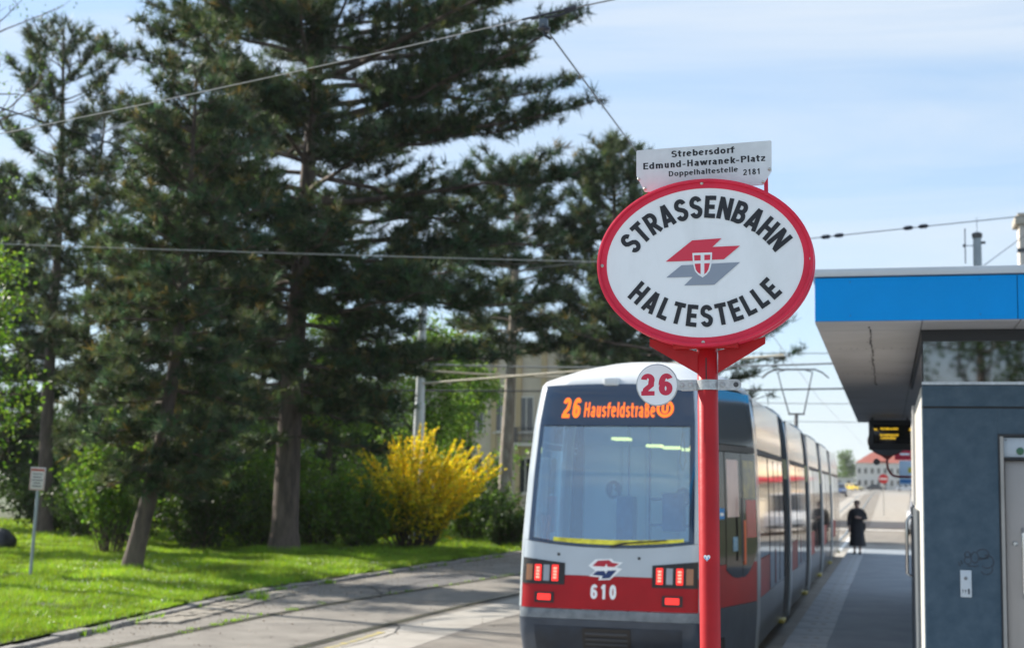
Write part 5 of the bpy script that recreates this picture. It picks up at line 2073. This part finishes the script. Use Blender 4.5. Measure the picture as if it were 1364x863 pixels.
_, n_ = pine('slim open-crowned pine, the taller of the close pair at the left', (-27.0, 42.0, -.05),
             [(0, 0, -.1), (-.15, 0, 5), (-.05, 0, 9), (-.1, 0, 13), (-.3, 0, 17.4)], .26, 5.2, env_l1, 33, whorl=.75, per=4,
             droop=.1, tip_up=.5, size=.35, dens=1.9, inner=.40, k=13, up0=.2)
TRI += n_
_, n_ = pine('slim open-crowned pine, the shorter of the close pair at the left', (-26.0, 42.6, -.05),
             [(0, 0, -.1), (-.2, 0, 5), (-.15, 0, 10), (.15, 0, 14.8)], .22, 5.0, lambda z, az: .82 * env_l1(z + 2.4, az), 34, whorl=.75, per=4,
             droop=.1, tip_up=.5, size=.35, dens=1.9, inner=.40, k=13, up0=.2)
TRI += n_


def env_mid(z, az):
    return np.interp(z, [2.5, 5, 9, 12, 14], [2.2, 3.0, 2.8, 1.8, .4])


for lab, (x, y), s, hs, sz in (('dark pine at the left edge behind the bright leaves', (-31.5, 45), 41, .92, .36),
                               ('dark pine filling the gap between the slim pair and the leaning pine', (-22.8, 40), 42, .62, .32),
                               ('shaded pine low behind the leaning pine and the hedge', (-24.5, 53), 44, .66, .34)):
    _, n_ = pine(lab, (x, y, -.05), [(0, 0, -.1), (.1, 0, 7 * hs), (0, 0, 14 * hs)], .24, 2.2, lambda z, az, h=hs: env_mid(z / h, az), s, whorl=.62, per=5,
                 droop=.25, tip_up=.3, size=sz * 1.2, dens=2.0, inner=.2, k=14)
    TRI += n_


# ---- pines behind, to the right of the big one
def env_r(z, az):
    return np.interp(z, [5.2, 7, 10, 13, 15.5, 17], [2.2, 3.4, 3.6, 3.2, 2.2, .5])


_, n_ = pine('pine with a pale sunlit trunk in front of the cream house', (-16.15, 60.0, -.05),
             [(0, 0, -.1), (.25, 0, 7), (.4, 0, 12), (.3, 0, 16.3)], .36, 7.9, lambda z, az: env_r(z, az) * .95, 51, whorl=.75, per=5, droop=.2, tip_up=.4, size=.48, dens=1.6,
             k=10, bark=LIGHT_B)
TRI += n_
_, n_ = pine('grey-green pine whose top shows left of the name plate', (-11.7, 61.5, -.05),
             [(0, 0, -.1), (.1, 0, 8), (0, 0, 17.2)], .30, 4.4, lambda z, az: env_r(z, az) * .92, 52, whorl=.72, per=5, droop=.1, tip_up=.6, size=.48, dens=1.8, k=13)
TRI += n_
_, n_ = pine('pine reaching thin twigs out to the right of the oval sign', (-8.6, 56.0, -.05),
             [(0, 0, -.1), (.1, 0, 6), (.2, 0, 13.5)], .28, 5.0, lambda z, az: np.interp(z, [4.6, 5.5, 7, 9, 12, 13.5], [4.4, 5.0, 5.2, 3.9, 2.0, .4]), 53, whorl=.8, per=5, droop=.05, tip_up=.25,
             size=.36, dens=.8, k=10, inner=.4)
TRI += n_

# ---- broadleaf trees
broadleaf('bright green young-leafed tree at the left edge', (-18.0, 25.2, -.05), 6.4, .10, 1.9, 1.6, 61, GREEN_L, .10, 3600, lean=(.2, 0), nlimb=18, clump=.22)
broadleaf('half-bare birch with tiny leaves reaching in at the upper left', (-18.2, 23.0, -.05), 13.5, .16, 6.5, 4.4, 62, GREEN_L, .06, 1500, lean=(-.5, .5), nlimb=18, bark=TWIG_B,
          up=.25, clump=.10)
broadleaf('spring green tree between the forsythia and the big pine', (-18.4, 54.0, -.05), 7.4, .16, 1.5, 3.6, 63, GREEN_L, .17, 9000, nlimb=18, clump=.3)
broadleaf('loose yellow-green tree behind the tall mast', (-19.5, 66.0, -.05), 8.4, .16, 2.0, 3.0, 64, GREEN_L, .19, 6000, nlimb=16, clump=.35)
broadleaf('fresh green tree glowing behind the big pine trunk', (-21.8, 54.0, -.05), 8.4, .15, 2.0, 3.4, 65, GREEN_L, .15, 8000, nlimb=18, clump=.3)
# unseen young tree added left of the view to dapple the lawn with shade
broadleaf('unseen young tree added left of the view to shade the lawn', (-26.2, 32.0, -.05), 8.6, .14, 2.4, 3.2, 98, MID_L, .13, 6500, nlimb=18, clump=.3)
# ---- shrubs
shrub('lilac_bush', 'bright green bush left of the leaning trunk', 'shrub', (-19.3, 33.0, -.08), 3.5, 1.5, 46, GREEN_L, .115, 26, 71, lo=.35, sub=5)


def fors_pick(C, rng):
    w = np.interp(C[:, 0] * .55 + C[:, 2] * .9, [-.5, .8, 2.0], [.92, .5, .04])
    return rng.random(len(C)) < w


shrub('forsythia', 'big forsythia bush in full yellow flower', 'shrub', (-13.75, 40.9, -.10), 3.5, 2.85, 165, YELLOW_L, .080, 62, 72, lo=.22, second=(GREEN_L, fors_pick), arch=.42, sub=3,
      ell=(1, .75), stick=1.2, bias=(.10, 0), ragged=.55)
for lab, x, y, h, sp_r, m, sd in (
        ('dark green shrub left of the forsythia', -16.2, 39.4, 2.9, 1.7, GREEN_L, 73),
        ('lighter green shrub behind the big pine trunk', -17.8, 39.5, 3.4, 1.7, GREEN_L, 74),
        ('leafy green shrub at the left foot of the forsythia', -14.9, 39.6, 1.9, 1.3, GREEN_L, 91),
        ('tall yellow-green shrub showing past the big pine trunk', -19.4, 42.0, 4.2, 1.6, GREEN_L, 92),
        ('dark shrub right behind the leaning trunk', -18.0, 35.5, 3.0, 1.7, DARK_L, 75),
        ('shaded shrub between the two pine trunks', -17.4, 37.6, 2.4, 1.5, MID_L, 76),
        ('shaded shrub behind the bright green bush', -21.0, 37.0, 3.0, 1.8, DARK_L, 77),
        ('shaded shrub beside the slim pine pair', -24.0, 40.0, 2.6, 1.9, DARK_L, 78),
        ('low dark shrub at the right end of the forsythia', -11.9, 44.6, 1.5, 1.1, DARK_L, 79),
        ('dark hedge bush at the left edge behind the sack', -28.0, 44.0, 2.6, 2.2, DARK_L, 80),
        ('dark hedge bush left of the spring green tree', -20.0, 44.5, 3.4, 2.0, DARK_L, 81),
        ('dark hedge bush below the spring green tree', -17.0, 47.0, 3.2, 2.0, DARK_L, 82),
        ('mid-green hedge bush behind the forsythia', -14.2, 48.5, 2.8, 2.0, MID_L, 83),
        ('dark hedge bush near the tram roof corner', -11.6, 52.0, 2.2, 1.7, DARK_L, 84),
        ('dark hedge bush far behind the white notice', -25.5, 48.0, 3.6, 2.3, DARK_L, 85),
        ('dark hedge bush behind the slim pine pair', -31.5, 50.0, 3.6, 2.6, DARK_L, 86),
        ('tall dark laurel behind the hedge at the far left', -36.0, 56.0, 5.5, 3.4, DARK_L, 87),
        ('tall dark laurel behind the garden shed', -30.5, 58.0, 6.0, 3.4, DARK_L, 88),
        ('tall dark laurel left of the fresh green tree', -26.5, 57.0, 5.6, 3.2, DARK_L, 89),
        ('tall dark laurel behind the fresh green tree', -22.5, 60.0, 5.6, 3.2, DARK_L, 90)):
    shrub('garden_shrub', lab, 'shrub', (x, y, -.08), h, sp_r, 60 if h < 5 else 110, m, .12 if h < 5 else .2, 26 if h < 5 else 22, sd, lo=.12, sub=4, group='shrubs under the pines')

# ---- grass
rng = np.random.default_rng(99)
GRASS_L = leaf_mat('grass_blades', (.155, .300, .024), trans=.40, rough=.5, tcol=(.30, .50, .025))


def grass(n, ya, yb, dmax, hmin, hmax, wid, pw=1.5):
    y = rng.uniform(ya, yb, n)
    d = dmax * rng.random(n) ** pw
    x = np.interp(y, KERB_Y, KERB_X) - .17 - d
    z = np.array([lawn_z(a, c) for a, c in zip(x, y)])
    bare = np.array([mnoise.noise(Vector((a * 1.6, c * 1.6, 11.0))) for a, c in zip(x, y)])
    ok = (bare > -.33 + .5 * np.exp(-d / .22)) | (rng.random(n) < .22)
    x, y, z, d, n = x[ok], y[ok], z[ok], d[ok], int(ok.sum())
    hgt = rng.uniform(hmin, hmax, n) * (.75 + .5 * np.sin(x * 1.7 + y * .9) ** 2)
    az = rng.uniform(0, 2 * np.pi, n)
    lean = rng.normal(0, .45, (n, 2)) * hgt[:, None]
    B0 = np.stack([x, y, z - .01], 1)
    w = np.stack([np.cos(az), np.sin(az), np.zeros(n)], 1) * wid
    tip = B0 + np.concatenate([lean, hgt[:, None]], 1)
    V = np.stack([B0 - w, B0 + w, tip], 1).reshape(-1, 3)
    patch = np.array([.95 + .75 * mnoise.noise(Vector((a * .9, c * .9, 7.0))) + .35 * mnoise.noise(Vector((a * 3.1, c * 3.1, 2.0))) for a, c in zip(x, y)])
    patch = np.clip(patch, .35, 1.6)
    tn = (rng.uniform(.7, 1.25, n) * patch)[:, None] * np.stack([rng.uniform(.8, 1.4, n), np.ones(n), rng.uniform(.6, 1.3, n)], 1)
    return V, np.repeat(tn, 3, axis=0)


parts = [grass(120000, 13, 24, 8, .05, .10, .007), grass(170000, 22, 40, 14, .06, .14, .011, 1.2), grass(80000, 38, 62, 26, .10, .2, .024, 1.1)]
V = np.concatenate([p[0] for p in parts])
T = np.concatenate([p[1] for p in parts])
o = link_mesh('grass', np_mesh('grass', GRASS_L, V, np.arange(len(V)).reshape(-1, 3), T))
tag(o, 'bright green uneven grass of the lawn', 'grass', kind='stuff')
# tufts of long grass at trunk feet and weeds along the kerb and groove
V, T = [], []


def clump(x, y, z, n, h, r):
    p = np.array([x, y, z]) + np.stack([rng.normal(0, r, n), rng.normal(0, r, n), np.zeros(n)], 1)
    az = rng.uniform(0, 2 * np.pi, n)
    hh = h * rng.uniform(.5, 1.1, n)
    w = np.stack([np.cos(az), np.sin(az), np.zeros(n)], 1) * .012
    tip = p + np.stack([rng.normal(0, .4, n) * hh, rng.normal(0, .4, n) * hh, hh], 1)
    V.append(np.stack([p - w, p + w, tip], 1).reshape(-1, 3))
    T.append(np.repeat(rng.uniform(.7, 1.3, (n, 1)) * np.ones((n, 3)), 3, axis=0))


for k in range(30):
    a = rng.uniform(0, 2 * math.pi)
    clump(-15.4 + math.cos(a) * rng.uniform(.45, .9), 35.1 + math.sin(a) * .6 - .2, -.06, 40, .32, .09)
    clump(-15.4 + math.cos(a) * rng.uniform(.25, .5), 27.2 + math.sin(a) * .35, -.05, 24, .22, .07)
for k in range(120):
    y = rng.uniform(14, 32)
    clump(kx(y) - .3 - rng.uniform(0, 6), y, -.06, 26, .13, .09)
for k in range(60):
    clump(rng.uniform(-20, -13), rng.uniform(33.5, 39), -.05, 30, .22, .12)
for k in range(46):
    y = rng.uniform(13, 40)
    clump(kx(y) + rng.uniform(.0, .08), y, -.14, 16, .10, .05)
for k in range(26):
    y = rng.uniform(15, 34)
    clump(float(np.interp(y, [p[0] for p in GA], [p[1] for p in GA])) + rng.normal(0, .05), y, -.14, 10, .05, .06)
clump(-10.45, 22.9, -.12, 60, .20, .09)
V, T = np.concatenate(V), np.concatenate(T)
o = link_mesh('weeds', np_mesh('weeds', GRASS_L, V, np.arange(len(V)).reshape(-1, 3), T))
tag(o, 'long grass tufts and weeds along the kerb, groove and trunks', 'weeds', kind='stuff')
# pine needles, cones and dry leaves lying about
n = 3000
y = 13 + 27 * rng.random(n)
off = rng.normal(0, 1, n) * 1.5
x = np.interp(y, KERB_Y, KERB_X) + np.where(rng.random(n) < .6, np.abs(off) * .8, off * 1.5)
z = np.where(x > np.interp(y, KERB_Y, KERB_X) - .1, -.135, -.02)
V, F, T = leaves(rng, np.stack([x, y, z], 1), rng.uniform(.012, .036, n), rng.uniform(.5, 1.4, (n, 1)) * np.ones((n, 3)), up=5)
o = link_mesh('pine_litter', np_mesh('pine_litter', leaf_mat('dry_litter', (.14, .085, .04), trans=.1), V, F, T))
tag(o, 'dry needles and leaf scraps strewn along the kerb', 'litter', kind='stuff')
# daisies
n = 1500
y = rng.uniform(14, 33, n)
x = np.interp(y, KERB_Y, KERB_X) - .3 - 6 * rng.random(n)
keep = np.sin(x * 1.1) * np.sin(y * .7 + 1) > .1
x, y = x[keep], y[keep]
C = np.stack([x, y, [lawn_z(a, c) + .085 for a, c in zip(x, y)]], 1)
V, F, T = leaves(rng, C, np.full(len(C), .035), np.ones((len(C), 3)), up=3)
o = link_mesh('daisies', np_mesh('daisies', leaf_mat('daisy_petals', (.75, .75, .70), trans=.2), V, F, T))
tag(o, 'scattered small white daisies in the lawn', 'flowers', kind='stuff')

# ================================================================== BUILDINGS AND FAR STREET
CREAM = mat('cream_render', (.50, .44, .34), rough=.9, var=.07, vscale=.8)
CREAM2 = mat('ochre_pilaster', (.46, .36, .21), rough=.9, var=.06, vscale=1)
STONE_W = mat('white_trim', (.60, .57, .50), rough=.9)
GLASS_D = mat('window_dark', (.03, .035, .04), rough=.08, spec=.8)
ROOF_R = mat('red_roof_tiles', (.36, .095, .065), rough=.9, var=.15, vscale=3)


def house(name, label, loc, w, dpt, h, wallm, cols, rows, roofm=None, roof_h=2.5, rotz=0, win=(1.0, 1.5), trim=STONE_W, z_first=1.4, storey=3.2, hip=True, pil=None,
          chimney=None, sides=True):
    t = thing(name, label, 'house', loc, rotz)
    b_ = MB()
    b_.box(-w / 2, w / 2, 0, dpt, -1.5, h)
    wl2 = b_.build('wall', wallm, t, smooth=0)
    fr = MB().box(-win[0] / 2 - .09, win[0] / 2 + .09, -.07, .02, -.09, win[1] + .09).mesh('window', trim)
    pn = MB().box(-win[0] / 2, win[0] / 2, -.085, -.071, 0, win[1]).mesh('pane', GLASS_D)
    mu = MB().box(-.03, .03, -.10, -.086, 0, win[1]).mesh('mullion', trim)
    sl_ = MB().box(-win[0] / 2 - .14, win[0] / 2 + .14, -.16, .0, -.17, -.092).mesh('sill', trim)
    faces = [((0, 0, 0), 0, w, cols)]
    if sides:
        nc = max(2, int(dpt / (w / cols)))
        faces += [((-w / 2, dpt / 2, 0), -math.pi / 2, dpt, nc), ((w / 2, dpt / 2, 0), math.pi / 2, dpt, nc)]
    for org, ang, ww, nc in faces:
        for r_ in range(rows):
            for c_ in range(nc):
                u = -ww / 2 + ww * (c_ + .5) / nc
                p = Vector(org) + Matrix.Rotation(ang, 3, 'Z') @ Vector((u, 0, 0))
                f_ = link_mesh('window', fr, t, (p.x, p.y, z_first + r_ * storey), (0, 0, ang))
                link_mesh('pane', pn, f_)
                link_mesh('mullion', mu, f_)
                link_mesh('sill', sl_, f_)
    b_ = MB()
    b_.box(-w / 2 - .25, w / 2 + .25, -.25, dpt + .25, h + .002, h + .22)
    b_.build('cornice', trim, t, smooth=0)
    if roofm:
        b_ = MB()
        o_ = .35
        e = min(w, dpt) * .45 if hip else .0
        vs = [(-w / 2 - o_, -o_, h + .22), (w / 2 + o_, -o_, h + .22), (w / 2 + o_, dpt + o_, h + .22), (-w / 2 - o_, dpt + o_, h + .22),
              (-w / 2 + e, dpt / 2, h + .22 + roof_h), (w / 2 - e, dpt / 2, h + .22 + roof_h)]
        b_.add(vs, [(0, 1, 5, 4), (1, 2, 5), (2, 3, 4, 5), (3, 0, 4), (0, 3, 2, 1)])
        rf = b_.build('roof', roofm, t, smooth=0)
        b_ = MB()
        b_.box(-w * .18, -w * .18 + .7, dpt * .5, dpt * .5 + .7, h + .8, h + roof_h + 1.1)
        b_.build('chimney', mat('chimney_brick', (.30, .16, .12), rough=.9, var=.2, vscale=6), rf, smooth=0)
    if pil:
        for x in pil:
            b_ = MB()
            b_.box(x - .16, x + .16, -.12, .0, 0, h - .02)
            b_.build('pilaster', CREAM2, t, smooth=0)
    return t


ch_ = house('cream_house', 'cream rendered house with ochre pilasters and dark balcony behind the pale trunk', (-22.0, 84.0, -.1), 13.0, 10, 10.4, CREAM, 8, 2, None, 3.0, rotz=-.10, win=(.8, 2.0),
            z_first=1.6, storey=3.7, pil=[-6.2, -4.6, -2.9, -1.3, .3, 1.9, 3.5, 5.2])
b = MB()
b.box(.2, 3.4, -1.1, -.13, 4.35, 4.52)
bl = b.build('balcony', STONE_W, ch_, smooth=0)
b = MB()
for k in range(22):
    x = .25 + k * .148
    b.tube([(x, -1.05, 4.52), (x + .05 * math.sin(k * 2), -1.05, 4.95), (x, -1.05, 5.45)], .022, 4)
for z in (4.62, 5.0, 5.45):
    b.tube([(.22, -1.05, z), (3.38, -1.05, z)], .03, 4)
for k in range(7):
    b.tube([(.3, -1.05 + k * .14, 4.52), (.3, -1.05 + k * .14, 5.45)], .02, 4)
b.build('railing', DARK_STEEL, bl, smooth=0)
house('grey_house', 'plain grey-green house wall half hidden by spring green leaves', (-32.5, 88.0, -.1), 13.0, 10, 8.6, mat('grey_render', (.34, .38, .37), rough=.9, var=.06, vscale=1), 5, 2, None)
house('garden_shed', 'dark wooden shed deep in the shade at the left', (-27.5, 52.0, -.1), 7.0, 4, 2.8, mat('shed_wood', (.06, .05, .045), rough=.9, var=.2, vscale=3, stretch=(6, 1, 1)), 3, 1, None, win=(.7, .8), sides=False)
# row on the right of the street (its sunlit front mirrors in the tram side)
AWN = mat('awning_red', (.55, .02, .04), rough=.7)
BAND = mat('shop_band_cream', (.62, .55, .36), rough=.7)
for lab, yc_, w_, h_, wm, nc_, rh in (('pink shop house on the right behind the kiosk', 79.0, 24.0, 7.4, mat('pink_render', (.56, .40, .35), rough=.9, var=.06, vscale=.7), 9, 1.8),
                                      ('cream shop house next to the pink one behind the kiosk', 106.0, 28.0, 9.6, mat('shop_cream', (.58, .50, .38), rough=.9, var=.06, vscale=.7), 10, 2.6),
                                      ('white shop house farther along behind the kiosk', 136.0, 30.0, 8.2, mat('shop_white', (.62, .58, .54), rough=.9, var=.06, vscale=.7), 11, 2.4),
                                      ('ochre shop house farthest along behind the kiosk', 172.0, 40.0, 9.0, mat('shop_ochre', (.52, .38, .26), rough=.9, var=.06, vscale=.7), 13, 2.6)):
    sh_ = house('shop_house', lab, (5.6 + (yc_ - 79) * .02, yc_, zg(yc_)), w_, 9, h_, wm, nc_, 2, ROOF_R, rh, rotz=-math.pi / 2, win=(1.1, 1.7), storey=3.3)
    for k in range(3):
        u = -w_ / 2 + w_ * (k * 2 + 1) / 6
        b = MB()
        b.prism([(-.9, 2.75), (-.02, 2.75), (-.02, 3.2), (-.9, 2.9)], u - w_ * .11, u + w_ * .11, 'x')
        b.build('awning', AWN, sh_, smooth=0)
    b = MB()
    b.box(-w_ / 2 + .3, w_ / 2 - .3, -.06, -.012, 3.25, 3.75)
    b.build('shop_band', BAND, sh_, smooth=0)
ct = thing('chimney_stack', 'pale rendered chimney with overhanging cap at the right edge above the blue roof', 'chimney', (3.75, 40.0, 0))
b = MB()
b.box(-.28, .5, -.35, .35, 6.2, 9.05)
b.build('shaft', mat('chimney_render', (.60, .55, .50), rough=.9, var=.08, vscale=2), ct, smooth=0)
b = MB()
b.box(-.40, .62, -.47, .47, 9.052, 9.28, bev=.03)
b.box(-.32, .54, -.39, .39, 9.30, 9.36)
b.build('cap', mat('chimney_cap', (.42, .38, .32), rough=.9, var=.1, vscale=3), ct, smooth=0)
b = MB()
b.box(-.34, -.05, -.36, -.30, 8.30, 8.42)
b.build('bracket', DARK_STEEL, ct, smooth=0)

# far end of the street
PALE = mat('pale_facade', (.62, .60, .56), rough=.9, var=.04, vscale=.5)
house('pale_house', 'long white two-storey house with red hipped roof closing the street', (1.2, 480, 2.4), 22.5, 11, 8.6, PALE, 11, 2, ROOF_R, 3.6, win=(.85, 1.7), z_first=1.5, storey=3.9)
house('pink_house', 'small distant house with pinkish roof near the end of the tram', (-22.5, 500, 2.4), 11.0, 10, 5.0, mat('far_cream', (.60, .54, .46), rough=.9), 4, 1, mat('pink_tiles', (.42, .17, .13), rough=.9), 3.2)
house('white_annex', 'low white annex left of the red-roofed house', (-13.6, 468, 2.4), 6.0, 8, 3.6, PALE, 2, 1, None)
for i, (x, y, h, lab) in enumerate(((-30, 520, 9.5, 'distant round tree behind the pinkish roof'), (-14.5, 525, 12.0, 'distant tree between the pinkish and the red roof'), (-40, 500, 10.0, 'distant tree hidden mostly by the tram'))):
    broadleaf(lab, (x, y, 2.4), h, .3, 2.0, 5.5, 90 + i, MID_L, .55, 4000, nlimb=16, clump=.8, group='distant trees')


# ---- cars
def car(label, loc, rotz, paint, estate=False, van=False, group='cars parked in the far street'):
    t = thing('parked_car', label, 'van' if van else 'car', loc, rotz, group)
    L, W = (4.4, 1.78) if not van else (5.2, 2.0)
    Ht = 1.47 if not van else 2.05
    sh_z = .92 if not van else 1.08

    def section(prof, wid):
        return [(x, wid, z) for x, z in prof]
    low = [(-L / 2, .42), (-L / 2 + .05, .75), (-L / 2 + .35, sh_z), (L / 2 - 1.35 if not van else L / 2 - .75, sh_z + .03), (L / 2 - .25, .78 if not van else .95), (L / 2, .60), (L / 2 - .02, .30), (-L / 2 + .06, .28)]
    b_ = MB()
    rows_ = []
    for y_, k in ((-W / 2, .93), (-W / 2 + .06, .985), (0, 1.0), (W / 2 - .06, .985), (W / 2, .93)):
        rows_.append([(x * (1 if k > .95 else .985), y_, .6 + (z - .6) * k) for x, z in low + low[:1]])
    b_.grid(rows_)
    n_l = len(low)
    b_.add([rows_[0][i] for i in range(n_l)], [tuple(range(n_l))])
    b_.add([rows_[-1][i] for i in range(n_l)], [tuple(range(n_l))[::-1]])
    body_ = b_.build('body', paint, t, 35)
    if van:
        cabp = [(-L / 2 + .08, sh_z - .02), (-L / 2 + .14, Ht - .1), (-L / 2 + .3, Ht), (L / 2 - 1.5, Ht), (L / 2 - .75, sh_z)]
    elif estate:
        cabp = [(-L / 2 + .2, sh_z - .02), (-L / 2 + .45, Ht - .08), (-L / 2 + .7, Ht), (.35, Ht - .02), (L / 2 - 1.25, sh_z)]
    else:
        cabp = [(-L / 2 + .45, sh_z - .02), (-L / 2 + 1.0, Ht - .07), (-.5, Ht), (.25, Ht - .03), (L / 2 - 1.25, sh_z)]
    b_ = MB()
    n_c = len(cabp)
    A_ = [(x, -W / 2 + .09 + (.17 if z > sh_z + .05 else 0), z) for x, z in cabp]
    B_ = [(x, W / 2 - .09 - (.17 if z > sh_z + .05 else 0), z) for x, z in cabp]
    b_.add(A_ + B_, [tuple(range(n_c)), tuple(range(2 * n_c - 1, n_c - 1, -1))] + [(i, i + n_c, i + 1 + n_c, i + 1) for i in range(n_c - 1)])
    b_.build('roof', paint, t, 25)

    def pane(nm, pts, off):
        c_ = MB()
        c_.add([Vector(p) + Vector(off) for p in pts], [tuple(range(len(pts)))])
        return c_.build(nm, GLASS_D, t, smooth=0)

    def mixp(a, c_, u):
        return tuple(Vector(a).lerp(Vector(c_), u))
    # windscreen (front) and rear window
    for nm, i0, i1, sx in (('windscreen', n_c - 2, n_c - 1, 1), ('rear_window', 1, 0, -1)):
        tA, tB, lA, lB = A_[i0], B_[i0], A_[i1], B_[i1]
        q = [mixp(mixp(tA, tB, .06), mixp(lA, lB, .06), .1), mixp(mixp(tA, tB, .94), mixp(lA, lB, .94), .1), mixp(mixp(tA, tB, .94), mixp(lA, lB, .94), .88), mixp(mixp(tA, tB, .06), mixp(lA, lB, .06), .88)]
        pane(nm, q, (.012 * sx, 0, .012))
    for side_, sy in ((A_, -1), (B_, 1)):
        lo_f, hi_f, hi_r, lo_r = side_[n_c - 1], side_[n_c - 2], side_[1], side_[0]
        mid_l, mid_h = mixp(lo_r, lo_f, .52), mixp(hi_r, hi_f, .52)
        for q in ((mixp(lo_r, lo_f, .06), mixp(lo_r, lo_f, .49), mixp(hi_r, hi_f, .49), mixp(hi_r, hi_f, .06)), (mixp(lo_r, lo_f, .55), mixp(lo_r, lo_f, .92), mixp(hi_r, hi_f, .97), mixp(hi_r, hi_f, .55))):
            c0 = Vector((sum(p[0] for p in q) / 4, q[0][1], sum(p[2] for p in q) / 4))
            pane('side_window', [tuple(c0 + (Vector(p) - c0) * .86) for p in q], (0, sy * .022, .004))
    for sx in (-1, 1):
        for sy in (-1, 1):
            w_ = MB().lathe([(.20, -.09), (.315, -.085), (.325, 0), (.315, .085), (.20, .09)], 20, Matrix.Rotation(R(90), 4, 'X')).build('wheel', RUBBER, t, loc=(sx * L * .30, sy * (W / 2 - .07), .325))
            MB().lathe([(.0, -.095), (.19, -.092), (.205, -.07), (.205, .07), (.19, .092), (.0, .095)], 16, Matrix.Rotation(R(90), 4, 'X'), cap=False).build('rim', mat('alloy', (.5, .5, .5), rough=.35, metal=.8), w_)
    for sy in (-1, 1):
        b_ = MB()
        b_.box(L / 2 - .16, L / 2 - .01, sy * W * .34 - .18, sy * W * .34 + .18, .62, .76, bev=.03)
        b_.build('headlight', mat('headlight_glass', (.6, .62, .65), rough=.1, coat=1), t)
        b_ = MB()
        b_.box(-L / 2 - .005, -L / 2 + .08, sy * W * .40 - .09, sy * W * .40 + .09, .62, .86, bev=.02)
        b_.build('tail_light', mat('tail_red', (.35, .01, .01), rough=.2, coat=1), t)
    b_ = MB()
    b_.box(L / 2 - .03, L / 2 + .03, -W / 2 + .12, W / 2 - .12, .34, .50, bev=.03)
    b_.box(-L / 2 - .03, -L / 2 + .03, -W / 2 + .12, W / 2 - .12, .36, .54, bev=.03)
    b_.build('bumper', mat('bumper_dark', (.03, .03, .032), rough=.6), t)
    b_ = MB()
    b_.box(L / 2 + .031, L / 2 + .036, -.26, .26, .40, .50)
    b_.build('number_plate', WHITE_SIGN, t, smooth=0)
    return t


CAR_W = mat('car_white', (.72, .73, .74), rough=.3, coat=1)
CAR_B = mat('car_blue', (.03, .07, .18), rough=.3, coat=1)
CAR_S = mat('car_silver', (.42, .45, .48), rough=.3, metal=.4, coat=1)
CAR_Y = mat('car_yellow', (.75, .52, .02), rough=.35, coat=1)
CAR_K = mat('car_dark', (.03, .033, .04), rough=.3, coat=1)
FD = -math.pi / 2
car('white van with bluish windscreen parked close behind the notice pole', (1.85, 72, zg(72) + .03), FD, CAR_W, van=True)
car('dark blue car nearest the tram end in the far street', (-5.6, 172, zg(172) + .0), FD, CAR_B)
car('silver car beside the dark blue one in the far street', (-7.9, 182, zg(182) + .0), FD, CAR_S, estate=True)
car('yellow car standing before the white annex', (-7.2, 320, zg(320) + .0), FD + .8, CAR_Y, estate=True)
car('white van before the low annex', (-11.0, 300, zg(300)), FD + .5, CAR_W, van=True)
car('dark car right of the yellow car in front of the long house', (-2.5, 330, zg(330)), 0.0, CAR_K)
car('white car at the foot of the long red-roofed house', (3.8, 330, zg(330)), 0.0, CAR_W, estate=True)
# tree behind the photographer, seen only in the window reflections
broadleaf('leafy tree behind the viewpoint mirrored in the clerestory glass', (2.4, -14, 0), 9.5, .2, 2.2, 4.6, 97, DARK_L, .17, 8000, nlimb=20, clump=.35)

# thin spring haze over the whole street
b = MB()
b.box(-720, 720, -90, 1510, -1.6, 26)
HAZE = bpy.data.materials.new('haze')
HAZE.use_nodes = True
HAZE.node_tree.nodes.remove(HAZE.node_tree.nodes['Principled BSDF'])
vol = HAZE.node_tree.nodes.new('ShaderNodeVolumePrincipled')
vol.inputs['Color'].default_value = (.93, .96, 1.0, 1)
vol.inputs['Density'].default_value = .00016
vol.inputs['Anisotropy'].default_value = .2
HAZE.node_tree.links.new(vol.outputs[0], HAZE.node_tree.nodes['Material Output'].inputs['Volume'])
tag(b.build('haze', HAZE, smooth=0), kind='stuff')
